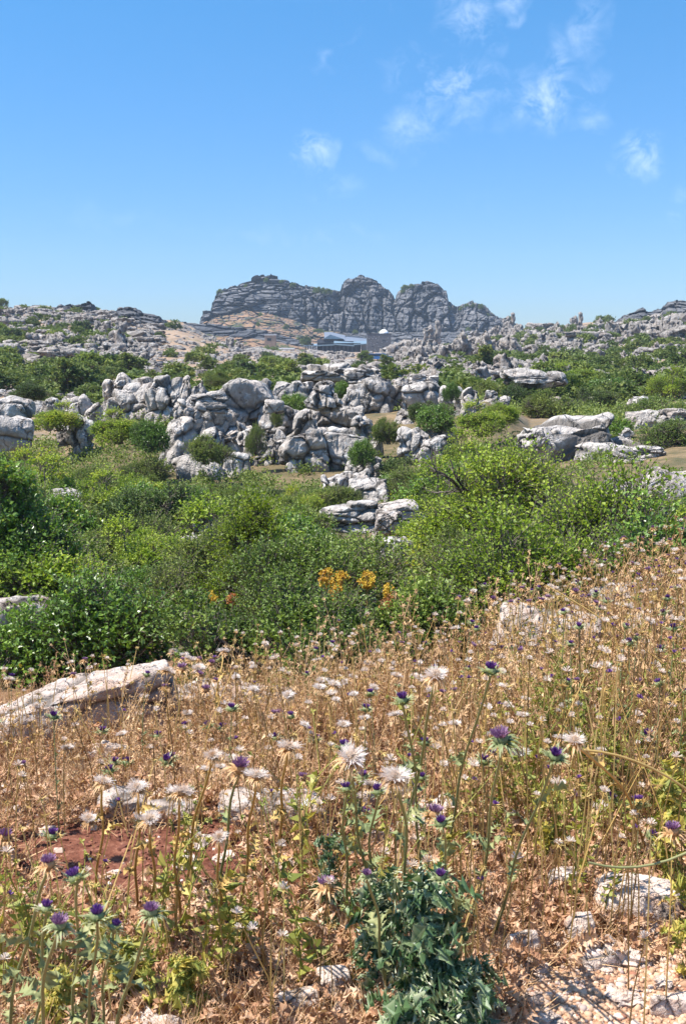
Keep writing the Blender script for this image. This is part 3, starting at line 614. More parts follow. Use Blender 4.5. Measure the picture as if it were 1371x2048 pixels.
# foreground rocks (px left,right, rowtop,rowbottom, Y, yaw, dims scale...)
NEAR = [
 (1160,1300,1180,1262,8.6,.1,'rough grey boulder behind dry weeds at the right',.6,'rock_near'),
 (985,1190,1232,1345,7.6,-.25,'low pale boulder stretching behind dry weeds right of centre',.6,'slab'),
 (1255,1420,1222,1290,8.8,.1,'flat pale rock behind dry weeds at the right edge',.6,'slab'),
 (-60,385,1350,1490,5.9,.30,'long pale limestone slab lying in dry weeds at the left',.55,'slab'),
 (235,470,1378,1440,5.7,.10,'low grey limestone slab in front of the box bush, left of another slab',.6,'slab'),
 (430,600,1372,1428,5.9,.0,'small limestone hump in front of the box bush among thistles',.6,'slab'),
 (-60,110,1130,1230,9.0,.2,'dark grey fissured limestone outcrop at the left edge behind the bramble',.7,'rock_near'),
 (90,215,1120,1165,10.0,.1,'low grey ledge of limestone above the bramble bush',.6,'rock_near'),
 (-40,120,1205,1285,8.2,.25,'pale sloping limestone under the left side of the bramble',.6,'rock_near'),
 (-70,130,1270,1360,7.3,.2,'grey limestone base under the bramble at the left edge',.6,'rock_near'),
 (368,455,1212,1268,8.3,.35,'pale slab between the bramble and the box bush',.6,'slab'),
 (410,470,1172,1205,9.6,.2,'small warm grey rock between the bramble and the box bush',.6,'slab'),
 (440,500,1190,1235,9.0,.2,'small pale stone beside yellow spurge left of the box bush',.6,'slab'),
 (430,655,1586,1668,3.75,-.12,'flat ochre stained slab edge half buried in red soil',.45,'slab'),
 (190,300,1588,1650,3.75,.1,'lichen spotted grey stone in dry weeds above the red soil',.7,'slab'),
 (290,400,1600,1660,3.7,-.1,'pale worn stone between the lichen spotted stone and the ochre slab',.6,'slab'),
 (745,850,1560,1625,3.8,.2,'reddish brown stone half buried in soil at the centre',.7,'slab'),
 (1180,1345,1765,1868,2.75,-.25,'large cream coloured angular stone at the right',.75,'stone'),
 (1093,1168,1742,1800,2.95,.3,'pale broken stone left of the large cream stone',.7,'stone'),
 (1128,1190,1835,1905,2.62,.2,'small pale grey stone below the large cream stone',.7,'stone'),
 (1262,1330,1850,1900,2.62,.1,'grey stone in the shadow under the large cream stone',.7,'stone'),
 (1150,1250,1890,1945,2.5,.4,'pinkish broken stone at the edge of the gravel',.6,'stone'),
 (1010,1085,1862,1925,2.6,.1,'orange stained stone beside the dark green thistle leaves',.7,'stone'),
 (1290,1400,1990,2050,2.36,.1,'flat pale stone lying on the gravel in the corner',.45,'stone'),
 (630,705,1945,2010,2.48,.0,'upright white stone among dry leaves at the bottom',.8,'stone'),
 (540,640,1985,2050,2.4,.3,'pinkish white stone left of the upright white stone',.6,'stone'),
 (660,730,2005,2060,2.35,.3,'small white stone right of the pinkish white stone at the bottom edge',.6,'stone'),
 (1040,1085,1990,2050,2.35,.3,'red angular stone at the left end of the gravel',.6,'slab'),
 (565,612,1800,1832,2.95,.2,'small white stone in dry leaves left of the dark green thistle',.6,'stone'),
 (862,905,1780,1820,2.9,.5,'small white stone in dry leaves right of the tallest purple thistle',.6,'stone'),
 (480,536,1512,1548,4.4,.1,'white stone in dry weeds above the ochre slab',.6,'stone'),
 (768,800,1482,1508,4.8,.1,'small white stone in dry weeds at the centre',.6,'stone'),
 (690,760,1588,1622,3.7,.1,'pale flat stone beside the reddish brown stone',.5,'stone'),
 (1040,1100,1655,1690,3.5,.2,'pale stone under weeds right of centre',.6,'stone'),
 (118,172,1498,1525,4.5,.2,'pale rock poking out of dry weeds at the left',.6,'slab'),
 (215,285,1490,1530,4.6,.2,'grey rock poking out of dry weeds left of centre',.6,'slab'),
]
for i, (xl, xr_, rt, rb, Y, yaw, lab, df, mk) in enumerate(NEAR):
    pc = (xl + xr_) / 2; Yf = hit(pc, rb - 4); w = (xr_ - xl) * Yf * 1.05 / F; dp = w * df * (.8 if w < 1 else 1); Y = Yf + dp * .42
    a = P3(pc, rb, Y); gz = float(H(a.x, Y)[0]); zt_ = P3(pc, rt, Y + dp * .15).z; h = max(zt_ - gz, w * .14) + .10 * w; a.z = gz + h * .5 - .10 * w - h * .25 - (.04 if lab.startswith('long pale') else 0)
    me = rock_mesh('limestone_rock', (w / 2, dp / 2, h * .62), 300 + i, M[mk], n=50, **(dict(e=4.2, cs=(2.4, 2.4, 1.0), amp=.045, crack=.035, low=.07, rough=.085, runnel=.03) if w > 1.2 or mk == 'slab' else dict(e=4.2, cs=(2.6, 2.6, 2.2), amp=.07, crack=.03, low=.09, rough=.03, runnel=.01)))
    o = ob('limestone_rock', me, loc=(a.x, Y, a.z + h * .25), rot=(0, -.15 if lab.startswith('long pale') else .18 if lab.startswith('low pale boulder') else -yaw * (.5 if w > .5 else .2), yaw)); tag(o, lab, 'rock')

# ------------------------------------------------------------------ scattered outcrops on the slopes
def var_outcrop(kind, s):
    r = rng(s)
    if kind == 'layer':
        bx = [((r.uniform(-2.4, 2.4), r.uniform(-.8, .8), .25 + k * .5), (r.uniform(.7, 1.7), r.uniform(.8, 1.5), .36)) for k in range(3) for _ in range(3)]
        return grow('outcrop', bx, s, M['rock_far'], n=14, e=3.6, cs=(1.4, 1.4, .8), amp=.12, crack=.12, low=.12, runnel=0)
    if kind == 'lump':
        bx = [((r.uniform(-2.8, 2.8), r.uniform(-1, 1), r.uniform(.1, 1.1)), (r.uniform(.4, 1.1), r.uniform(.6, 1.1), r.uniform(.5, 1.4))) for _ in range(13)]
        return grow('outcrop', bx, s, M['rock_far'], n=11, e=3.4, cs=(.9, .9, 1.1), amp=.2, crack=.14, low=.26, runnel=.08)
    bx = [((r.uniform(-1.6, 1.6), r.uniform(-.8, .8), .8), (r.uniform(.4, .8), r.uniform(.5, .8), r.uniform(1.2, 2.4))) for _ in range(5)]
    return grow('outcrop', bx, s, M['rock_far'], n=13, e=3.0, cs=(.9, .9, .9), amp=.12, crack=.12, low=.14, taper=.25)
OV = {k: [var_outcrop(k, 700 + 11 * j + i) for i in range(n)] for j, (k, n) in enumerate((('layer', 5), ('lump', 6), ('pin', 4)))}
taken = []
def free(x, y, r):
    for (a, b_, c_) in taken:
        if (a - x)**2 + (b_ - y)**2 < (r + c_)**2 * .5: return False
    return True
def field_zone(px, row):   # the open dry field and the buildings' forecourt
    if 270 < px < 640 and 690 < row < 765: return True
    if 500 < px < 800 and 660 < row < 735: return True
    return False
ZN_ROCK = [  # name, label, px range, Y range, count, kinds, size
 ('limestone outcrops on the left hillside', 'pale limestone outcrop on the scrubby left hillside', (-60, 330), (78, 250), 96, ('layer', 'layer', 'lump'), (.45, 1.05)),
 ('limestone outcrops on the right hillside', 'pale jagged limestone outcrop on the scrubby right hillside', (790, 1420), (68, 190), 74, ('lump', 'lump', 'layer'), (.35, .85)),
 ('limestone crags along the right skyline slope', 'grey jagged limestone crag high on the right slope near the skyline', (800, 1440), (185, 345), 112, ('lump', 'lump', 'pin', 'layer'), (.8, 1.6)),
 ('low rocks scattered over the dry field', 'low grey rock scattered on the dry field behind the formation', (200, 1000), (62, 150), 30, ('lump', 'layer'), (.12, .28)),
 ('rocks beside the dark cube building', 'pale rock in the rough ground around the dark stone buildings', (440, 900), (200, 385), 18, ('lump', 'pin'), (.5, .9)),
]
occ = []
for zi, (grp, lab, (x0, x1), (y0, y1), cnt, kinds, (s0, s1)) in enumerate(ZN_ROCK):
    r = rng(50 + zi); k = 0; tries = 0
    while k < cnt and tries < 6000:
        tries += 1
        px = r.uniform(x0, x1); Y = math.exp(r.uniform(math.log(y0), math.log(y1)))
        gp = ground(px, Y); _, row = to_px(gp.x, gp.y, gp.z)
        if zi in (0, 1, 2) and field_zone(px, row): continue
        if zi == 4 and 505 < px < 800 and (Y > 330 or row < 712): continue
        if zi in (0, 1) and fbm(np.array([[gp.x * .03, gp.y * .05, 0.]]), 8, 3)[0] < -.12: continue
        s = r.uniform(s0, s1); 
        if not free(gp.x, gp.y, 2.2 * s): continue
        taken.append((gp.x, gp.y, 1.0 * s)); kd = kinds[r.integers(len(kinds))]; vs = OV[kd]
        o = ob('outcrop', vs[r.integers(len(vs))], loc=(gp.x, gp.y, gp.z - .25 * s), rot=(0, 0, r.uniform(-.5, .5) + (math.pi if r.random() < .5 else 0)), scale=(s * r.uniform(.8, 1.3), s, s * r.uniform(.75, 1.2)))
        tag(o, lab, 'rock', grp); occ.append((px, row)); k += 1
# named skyline rocks
for (px, row_t, row_b, Y, kd, lab) in ((868, 642, 675, 330, 'pin', 'upright pair of limestone pillars right of the white dome'), (1020, 626, 650, 340, 'pin', 'stacked rock pinnacle on the skyline right of the massif'),
        (938, 655, 700, 200, 'lump', 'large pale crag on the right slope below the massif'), (985, 655, 705, 190, 'lump', 'large folded crag right of the pale crag below the massif'),
        (1120, 640, 664, 330, 'lump', 'rounded crag on the skyline in the middle of the right ridge'), (1155, 625, 650, 345, 'pin', 'slender stacked crag on the right ridge skyline'), (1205, 632, 660, 300, 'lump', 'broad crag on the skyline left of the right hand tor'),
        (1075, 640, 660, 345, 'layer', 'flat stacked crag on the skyline between the massif and the right ridge')):
    a = P3(px, row_b, Y); b2 = P3(px, row_t, Y); s = (b2.z - a.z) / (2.9 if kd != 'layer' else 2.1)
    tag(ob('crag', OV[kd][2 if kd != 'pin' else 1], loc=(a.x, Y, a.z - .2 * s), scale=s, rot=(0, 0, .2)), lab, 'rock')
# rubble too many to count
r = rng(5); mb = MB(); CS6 = cubesphere(3); ckv = []
def rubble(mb, pts, sizes, r, flat=.65, U=None):
    U, Q = CS6 if U is None else U; B = U / ((np.abs(U)**2.6).sum(1)**(1 / 2.6))[:, None]; n = len(pts)
    rot = r.uniform(0, 6.28, n); jit = r.uniform(.72, 1.25, (n, len(U), 1)); sc = r.uniform(.6, 1.3, (n, 1, 3)); sc[:, :, 2] *= flat
    V = B[None] * jit * sc * sizes[:, None, None]; c_, s_2 = np.cos(rot)[:, None], np.sin(rot)[:, None]
    x = V[..., 0] * c_ - V[..., 1] * s_2; y = V[..., 0] * s_2 + V[..., 1] * c_; V = np.stack([x, y, V[..., 2]], -1) + pts[:, None]
    mb.add(V.reshape(-1, 3), (Q[None] + (np.arange(n) * len(U))[:, None, None]).reshape(-1, 4), rnd=np.repeat(r.random(n), len(U)))
n = 12500; px = r.uniform(-80, 1450, n); Y = np.exp(r.uniform(math.log(58), math.log(330), n)); x = (px - CX) / F * Y * .995
keep = (fbm(np.stack([x * .06, Y * .12, x * 0], -1), 31, 3) > -.05); x, Y = x[keep], Y[keep]; z = HL(x, Y)
rubble(mb, np.stack([x, Y, z], -1), np.exp(r.normal(-.85, .5, len(x))) * np.interp(Y, [58, 330], [.45, 1.5]), r)
V, q, t_, rr = mb.arrays(); tag(ob('rock_rubble', mesh_from('rock_rubble', V, q, t_, M['rock_far'], {'crack': rr * .15}, False)), 'grey limestone rubble strewn over the dry slopes', 'rubble', kind='stuff')

# ------------------------------------------------------------------ buildings (400 m away)
m, t, b = new_mat('dark_stone_cladding'); M['dark_clad'] = m
g = N(t, 'ShaderNodeNewGeometry'); br = N(t, 'ShaderNodeTexBrick'); t.links.new(mapping(t, g.outputs['Position'], (1, 1, 1), rot=(math.pi / 2, 0, 0)), br.inputs['Vector'])
br.inputs['Scale'].default_value = .9; br.inputs['Color1'].default_value = (.11, .11, .115, 1); br.inputs['Color2'].default_value = (.17, .165, .17, 1); br.inputs['Mortar'].default_value = (.03, .03, .033, 1); br.inputs['Mortar Size'].default_value = .03
t.links.new(br.outputs[0], b.inputs['Base Color']); b.inputs['Roughness'].default_value = .8
M['dark_wall'] = simple('dark_wall', (.022, .022, .027), .7, 0, .3, .5); M['roof'] = simple('roof_metal', (.17, .19, .22), .5, .2, .12, .3); M['roof_blue'] = simple('roof_blue_grey', (.19, .26, .30), .45, .3, .15, .3)  # front, canopy and gable roofs take a bluer, paler grey
M['white'] = simple('white_paint', (.80, .80, .78), .5, 0, .04, 2); M['wall_pale'] = simple('pale_wall', (.46, .46, .46), .8, 0, .1, .5); M['stone_tower'] = simple('tower_stone', (.27, .19, .14), .9, 0, .4, 1.5)
M['glass'] = simple('dark_glass', (.02, .025, .03), .1, 0, .1, 1, .5); M['blue'] = simple('blue_paint', (.05, .16, .38), .4, 0, .1, 1); M['cladpale'] = simple('pale_stone_tile', (.33, .33, .34), .8, 0, .2, 1)
def PX(px, row, Y): p = P3(px, row, Y); return p
def pbox(mb, xl, xr_, rt, rb, Y, depth, rnd=.5):
    a = P3(xl, rb, Y); c_ = P3(xr_, rt, Y); mb.box(((a.x + c_.x) / 2, Y + depth / 2, (a.z + c_.z) / 2), (c_.x - a.x, depth, c_.z - a.z), rnd=rnd)
def poly(mb, pts, faces): mb.add(np.array([tuple(p) for p in pts]), tris=[f for f in faces if len(f) == 3], quads=[f for f in faces if len(f) == 4])
def empty(name, loc): o = bpy.data.objects.new(name, None); COL.objects.link(o); o.location = loc; bpy.context.view_layer.update(); return o
def part(name, mb, mat, root, smooth=False):
    V, q, t_, rr = mb.arrays(); V = V - np.array(root.location) if root.parent is None else V - np.array(root.parent.location)
    return ob(name, mesh_from(name, V, q, t_, mat, {'rnd': rr}, smooth), root)
# observatory cube
Yc = 398; root = empty('observatory', P3(757, 706, Yc)); tag(root, 'dark stone clad cube building with a white dome on its roof', 'observatory')
mb = MB(); pbox(mb, 733.5, 781.5, 667.5, 708, Yc, 9); cube = part('wall', mb, M['dark_clad'], root)
mb = MB(); pbox(mb, 733.0, 782.0, 666.6, 667.6, Yc - .1, 9.2); part('parapet', mb, M['dark_wall'], root)
r = rng(8); mb = MB(); used = []
for k in range(20):
    for _ in range(30):
        px = r.uniform(736, 778); row = r.uniform(671, 701)
        if all(abs(px - a) > 4 or abs(row - b_) > 2.4 for a, b_ in used): break
    used.append((px, row)); w_ = r.uniform(1.0, 2.4); pbox(mb, px, px + w_, row, row + r.uniform(.9, 1.6), Yc - .03, .2)
part('pale_stone_tile', mb, M['cladpale'], root)
for (px, row, w_, h_) in ((764.5, 680, 6, 1.6), (752, 684.5, 3.4, 1.5), (743, 692.5, 3.6, 1.5), (764.5, 693, 3, 1.6)):
    mb = MB(); pbox(mb, px, px + w_, row, row + h_, Yc - .06, .2); part('window', mb, M['glass'], root)
dc = P3(767, 668, Yc + 3.5); mb = MB(); R = 9.6 * Yc / F; nu, nv = 28, 12; VV = []
for i in range(nv + 1):
    ph = math.pi / 2 * i / nv * 1.12 - .19
    for j in range(nu): th = 2 * math.pi * j / nu; VV.append((dc.x + R * math.cos(ph) * math.cos(th), dc.y + R * math.cos(ph) * math.sin(th), dc.z - .1 + R * math.sin(ph)))
mb.add(VV, [(i * nu + j, i * nu + (j + 1) % nu, (i + 1) * nu + (j + 1) % nu, (i + 1) * nu + j) for i in range(nv) for j in range(nu)])
dome = part('dome', mb, M['white'], root, True)
mb = MB(); p0 = np.array([(dc.x + (R + .03) * math.cos(a) * .12, dc.y - (R + .03) * math.cos(a), dc.z - .1 + (R + .03) * math.sin(a)) for a in np.linspace(-.1, 1.5, 9)]); tube(mb, p0, .07, 4)
V, q, t_, rr = mb.arrays(); ob('shutter_seam', mesh_from('shutter_seam', V - np.array(root.location), q, t_, M['wall_pale'], {'rnd': rr}), dome)
# visitor centre
Yv = 408; root = empty('visitor_centre', P3(672, 706, Yv)); tag(root, 'long low dark visitor centre with grey metal roofs beside the cube building', 'building')
mb = MB(); pbox(mb, 634, 721, 686, 708, Yv, 14); part('wall', mb, M['dark_wall'], root)
for (xl, xr_, a0, a1, b0, b1) in ((627, 668, 687.5, 685.6, 691, 689), (667.5, 708, 681.5, 684.8, 688, 691), (706.5, 734, 683, 681.2, 688.5, 687)):
    mb = MB(); A_ = P3(xl, b0, Yv - 1.2); B_ = P3(xr_, b1, Yv - 1.2); C_ = P3(xr_, a1, Yv + 12); D2 = P3(xl, a0, Yv + 12)
    A_.z, B_.z = P3(xl, b0, Yv).z, P3(xr_, b1, Yv).z
    pts = [A_, B_, C_, D2] + [p - Vector((0, 0, .35)) for p in (A_, B_, C_, D2)]
    poly(mb, pts, [(0, 1, 2, 3), (7, 6, 5, 4), (0, 4, 5, 1), (1, 5, 6, 2), (2, 6, 7, 3), (3, 7, 4, 0)]); part('roof', mb, M['roof_blue'], root)
mb = MB(); pbox(mb, 606, 635, 690.6, 692.2, Yv - 2, 8); part('canopy', mb, M['roof_blue'], root)
for px in (611, 616, 621, 626, 630.5):
    mb = MB(); a = P3(px, 706, Yv - 1.5); mb.box((a.x, Yv - 1.5, a.z + 1.3), (.3, .3, 3.0)); part('column', mb, M['dark_wall'], root)
for px in np.linspace(645, 712, 9):
    mb = MB(); pbox(mb, px, px + .7, 692, 705, Yv - .08, .2); part('mullion', mb, M['roof'], root)
mb = MB(); pbox(mb, 722, 733, 688, 706, Yv + 2, 2); part('entrance_panel', mb, M['wall_pale'], root)
# rear wings
mb = MB(); pbox(mb, 634, 672, 679, 688, Yv + 16, 8); part('rear_wall', mb, M['dark_clad'], root)
for (pts) in ([(648, 664, 34), (662, 664, 34), (690, 671, 30), (690, 680, 20), (648, 680, 20)], [(684, 672.5, 30), (712, 672.5, 30), (734, 677.5, 30), (734, 683, 18), (684, 682, 18)]):
    mb = MB(); q_ = [P3(a, b_, Yv + c_) for a, b_, c_ in pts]; q2 = [p + Vector((0, .6, -.8)) for p in q_]; n_ = len(q_)
    mb.add(np.array([tuple(p) for p in q_ + q2]), tris=[(0, i + 1, i) for i in range(1, n_ - 1)] + [(n_, n_ + i, n_ + i + 1) for i in range(1, n_ - 1)], quads=[(i, (i + 1) % n_, n_ + (i + 1) % n_, n_ + i) for i in range(n_)])
    part('rear_roof', mb, M['roof'], root)
mb = MB(); q_ = [P3(646, 678, Yv + 14), P3(660, 669, Yv + 14), P3(687, 678, Yv + 14)]; q2 = [p + Vector((0, 9, 0)) for p in q_]
poly(mb, q_ + q2, [(0, 1, 2), (5, 4, 3), (0, 3, 4, 1), (1, 4, 5, 2), (2, 5, 3, 0)]); part('gable_roof', mb, M['roof_blue'], root)
root2 = empty('parapet_wall', P3(660, 709, Yv - 6)); tag(root2, 'low pale terrace wall running in front of the visitor centre', 'wall')
mb = MB(); pbox(mb, 592, 733, 704.5, 710, Yv - 6, .6); part('wall', mb, M['wall_pale'], root2); mb = MB(); pbox(mb, 591.5, 733.5, 704, 704.6, Yv - 6.1, .8); part('coping', mb, M['cladpale'], root2)
# stone tower
Yt_ = 385; root = empty('stone_tower', P3(540, 712, Yt_)); tag(root, 'square brown stone tower with a flat cap and an upper opening', 'tower')
mb = MB(); pbox(mb, 529.5, 551, 670.5, 714, Yt_, 3.8); part('wall', mb, M['stone_tower'], root)
mb = MB(); pbox(mb, 528.5, 552, 668.6, 670.8, Yt_ - .2, 4.2); part('cap', mb, M['wall_pale'], root)
mb = MB(); pbox(mb, 534, 542, 676.5, 681.5, Yt_ - .05, .3); part('opening', mb, M['glass'], root)
# flat white building
Yw = 372; root = empty('flat_roofed_building', P3(550, 716, Yw)); tag(root, 'low flat roofed white building partly hidden by a tree', 'building')
mb = MB(); pbox(mb, 514, 587, 698.5, 718, Yw, 7); part('wall', mb, M['wall_pale'], root)
mb = MB(); pbox(mb, 513, 588, 695.8, 698.6, Yw - .4, 7.8); part('roof', mb, M['white'], root)
for (a, c_) in ((574, 582), (520, 526)):
    mb = MB(); pbox(mb, a, c_, 701.5, 708, Yw - .06, .2); part('window', mb, M['glass'], root)
# vehicle on the access road
def van(px, row, Y, mat, lab, L=4.4):
    p = ground(px, Y); p.z = P3(px, row, Y).z; root = empty('parked_car', p); tag(root, lab, 'car')
    prof = [(-.5, .35), (-.5, .75), (-.42, .85), (-.28, 1.35), (.22, 1.38), (.38, .92), (.5, .85), (.5, .35)]; mb = MB(); n_ = len(prof)
    Vv = [(p.x + a * L, p.y - .8, p.z + b_) for a, b_ in prof] + [(p.x + a * L, p.y + .8, p.z + b_) for a, b_ in prof]
    mb.add(Vv, tris=[(0, i + 1, i) for i in range(1, n_ - 1)] + [(n_, n_ + i, n_ + i + 1) for i in range(1, n_ - 1)], quads=[(i, (i + 1) % n_, n_ + (i + 1) % n_, n_ + i) for i in range(n_)]); part('body', mb, mat, root)
    mb = MB(); mb.box((p.x - .03 * L, p.y, p.z + 1.1), (L * .5, 1.64, .3)); part('window', mb, M['glass'], root)
    for sx_ in (-.32, .32):
        mb = MB(); tube(mb, [(p.x + sx_ * L, p.y - .85, p.z + .32), (p.x + sx_ * L, p.y + .85, p.z + .32)], .32, 12); part('wheel', mb, M['dark_wall'], root)
van(755, 722, 205, M['blue'], 'small blue parked car among bushes below the cube building', 5.5)
van(655, 713, 300, M['white'], 'small white parked car below the visitor centre')

# ------------------------------------------------------------------ shrubs
def shrub_data(seed, w, d, h, nclump, nsprig, nleaf, L, W, clump=.34, up=.35, twig=.5, open_=0, sprl=.22, dome=True):
    r = rng(seed); mbL = MB(); mbS = MB()
    c = rdir(r, nclump); c[:, 2] = np.abs(c[:, 2]) if dome else c[:, 2]; rad = r.uniform(.25, .85, (nclump, 1))**.6
    C = c * rad * np.array([w / 2, d / 2, h * .85]) * .8; C = C * np.where(r.random((nclump, 1)) < .22, r.uniform(1.1, 1.45, (nclump, 1)), 1); C[:, 2] = np.minimum(np.abs(C[:, 2]), h * .98) + h * .10
    cr = r.uniform(.6, 1.3, nclump) * clump * min(w, h * 1.4) * .5
    wt = cr**2; idx = r.choice(nclump, nsprig, p=wt / wt.sum())
    n = rdir(r, nsprig, .35); n = norm(n + norm(C[idx] - np.array([0, 0, h * .2])) * .6)
    O = C[idx] + n * (cr[idx] * r.uniform(.45, 1.05, nsprig)**.7)[:, None] * np.array([1, 1, .8])
    O[:, 2] = np.maximum(O[:, 2], r.uniform(0, .12, nsprig) * h)
    dr_ = norm(n * .8 + rdir(r, nsprig) * .55 + np.array([0, 0, up])); SL = sprl * r.uniform(.5, 1.4, nsprig) * np.where(r.random(nsprig) < .07, 1.6, 1)
    E = O + dr_ * SL[:, None]
    sticks(mbS, O - dr_ * SL[:, None] * .6, E, (.0030 * L / .03) , .0010 * L / .03, r.random(nsprig))
    tt = (np.arange(nleaf) + .5) / nleaf; Pn = (O[:, None] + (E - O)[:, None] * tt[None, :, None]).reshape(-1, 3)
    D = np.repeat(dr_, nleaf, 0); side = rdir(r, len(Pn)); D2 = norm(D * .55 + side); Nn = norm(rdir(r, len(Pn)) * .8 + np.array([0, 0, 1.0]))
    ci = r.random(nclump); rn = np.clip(np.repeat(ci[idx] * .45 + r.random(nsprig) * .2, nleaf) + r.random(len(Pn)) * .4, 0, 1)
    s = r.uniform(.6, 1.25, len(Pn)) * np.repeat(r.uniform(.7, 1.3, nclump)[idx], nleaf) * np.where(np.repeat(r.random(nsprig) < .04, nleaf), .1, 1); leaves(mbL, Pn, D2, Nn, L * s, W * s, rn)
    for i in range(nclump):
        if r.random() < twig or i < 3:
            base = np.array([r.normal(0, .05 * w), r.normal(0, .05 * d), -.1]); mid = C[i] * .5 + r.normal(0, .05 * w, 3); mid[2] = C[i][2] * .45
            t3 = np.linspace(0, 1, 6)[:, None]; Pq = (1 - t3)**2 * base + 2 * t3 * (1 - t3) * mid + t3**2 * C[i]
            tube(mbS, Pq, np.linspace(.014, .005, 6) * max(w, .6), 4, r.random())
    return mbL, mbS
def shrub_meshes(seed, leafmat, **k):
    a, b_ = shrub_data(seed, **k); return a.mesh('foliage', leafmat), b_.mesh('stem', M['bark'])
def place_shrub(ms, x, y, z, s, rz, label, cat='shrub', group=None, name='shrub'):
    root = bpy.data.objects.new(name, None); COL.objects.link(root); root.location = (x, y, z); root.rotation_euler = (0, 0, rz); root.scale = s if hasattr(s, '__len__') else (s,) * 3
    ob('foliage', ms[0], root); ob('stem', ms[1], root); tag(root, label, cat, group); return root
# near, hand made: (px centre, row base, width px, height px, Y)
def near_shrub(cx_, rb, wpx, hpx, Y, mat, lab, seed, dens=1., name='shrub', L=.026, W=.014, zoff=0, cat='shrub', **k):
    Yf = hit(cx_, rb); w = wpx * Yf * 1.1 / F; dpt = w * .75 if w < 2.2 else 1.6; Y = min(Yf + dpt * .32, Y + .8) if Yf < 30 else Y; a = P3(cx_, rb, Y); a.z = float(H(a.x, Y)[0]); w = wpx * Y / F; h = max(P3(cx_, rb - hpx, Y).z - a.z, .3)
    kk = dict(clump=.34, up=.3, twig=.7, sprl=.13, nleaf=7); kk.update(k)
    area = (w * h * 2.0); ns = int(900 * area * dens); ns = min(ns, 21000)
    ms = shrub_meshes(seed, mat, w=w, d=w * .75 if w < 2.2 else 1.6, h=h, nclump=int(22 + 18 * w), nsprig=ns, L=L, W=W, **kk)
    return place_shrub(ms, a.x, Y, a.z - .03, 1, 0, lab, cat, name=name)
box = M['leaf_box']
near_shrub(600, 1392, 640, 225, 7.0, box, 'wide dark green box bush in front, low and rounded', 1, 2.3, 'box_bush', .024, .016, up=.5, sprl=.085, clump=.42)
near_shrub(650, 1300, 420, 265, 8.2, box, 'taller dark green box bush rising behind the low wide one', 2, 2.3, 'box_bush', .024, .016, up=.5, sprl=.085, clump=.42)
near_shrub(850, 1345, 210, 230, 7.7, box, 'narrow dark green box bush at the right of the orange spurge', 3, 2.3, 'box_bush', .024, .016, up=.5, sprl=.085, clump=.42)
near_shrub(520, 1215, 215, 235, 9.4, M['leaf_yel'], 'bright yellow green shrub left of the tall box bush', 4, 1.3, 'shrub', .035, .026, sprl=.2)
near_shrub(1040, 1262, 400, 240, 8.8, M['leaf_haw'], 'large tangled hawthorn bush in front right of centre', 5, 1.35, 'hawthorn_bush', .032, .022, sprl=.2)
near_shrub(985, 1200, 330, 350, 10.8, M['leaf_haw'], 'tall hawthorn bush behind the tangled one right of centre', 6, 1.2, 'hawthorn_bush', .036, .026, sprl=.24)
near_shrub(1240, 1190, 340, 245, 10.0, M['leaf_haw'], 'spreading hawthorn bush in front of boulders at the right', 7, 1.0, 'hawthorn_bush', .034, .024, sprl=.26)
near_shrub(1345, 1200, 240, 200, 9.0, M['leaf_bram'], 'dark leafy bush at the right edge behind dry weeds', 8, 1.1, 'shrub', .034, .024)
near_shrub(925, 1230, 210, 210, 9.6, M['leaf_olive'], 'grey green bush between the box bush and the hawthorn', 9, 1.2, 'shrub', .03, .015)
near_shrub(205, 1335, 320, 190, 7.9, M['leaf_bram'], 'bramble thicket with bare arching canes at the left', 10, .85, 'bramble_bush', .042, .032, sprl=.17, clump=.36)
near_shrub(40, 1300, 180, 130, 7.7, M['leaf_bram'], 'low bramble spreading at the left edge below the thicket', 11, .6, 'bramble_bush', .04, .03)
near_shrub(20, 1135, 260, 235, 11.5, M['leaf_bram'], 'tall dark leafy bush at the left edge', 12, 1.2, 'shrub', .05, .036, sprl=.22)
near_shrub(-40, 1060, 200, 170, 13, M['leaf_haw'], 'tall paler bush cut by the left edge', 13, 1.0, 'shrub', .05, .036, sprl=.22)
near_shrub(330, 1210, 170, 110, 10.2, M['leaf_olive'], 'sparse grey green bush behind the bramble thicket', 14, .6, 'shrub', .035, .014)
near_shrub(400, 1170, 150, 130, 11.0, M['leaf_olive'], 'grey green bush between the bramble and the yellow green shrub', 15, 1.0, 'shrub', .035, .016)
near_shrub(470, 1175, 110, 90, 9.8, M['leaf_bram'], 'small dark leafy bush at the foot of the yellow green shrub', 17, 1.2, 'shrub', .04, .028)

# bare thorny branches of the hawthorn
def bare_branch(lab, px, row, Y, seed, L=.9, n=7, ang=math.pi * .9):
    r = rng(seed); mb = MB(); p0 = P3(px, row, Y)
    def br(P0, d, l, rad, dep):
        pts = [P0]; 
        for i in range(6): d = norm((d + r.normal(0, .22, 3))[None])[0]; pts.append(pts[-1] + d * l / 6)
        tube(mb, np.array(pts), np.linspace(rad, rad * .35, 7), 4, r.random())
        if dep:
            for _ in range(4 if dep > 1 else 5):
                k = r.integers(1, 6); br(pts[k], norm((d + r.normal(0, .75, 3))[None])[0], l * r.uniform(.3, .6), rad * .5, dep - 1)
    for i in range(n): br(np.zeros(3), norm(np.array([[math.cos(ang) + r.normal(0, .5), r.normal(0, .4), abs(math.sin(ang)) + r.normal(.2, .5)]]))[0], L * r.uniform(.5, 1), .014, 2)
    root = bpy.data.objects.new('bare_branch', None); COL.objects.link(root); root.location = p0; ob('twig', mb.mesh('twig', M['bark']), root); tag(root, lab, 'branch')
bare_branch('bare lichen covered branches sticking out left of the tall hawthorn', 930, 985, 10.3, 3, .45, 6)

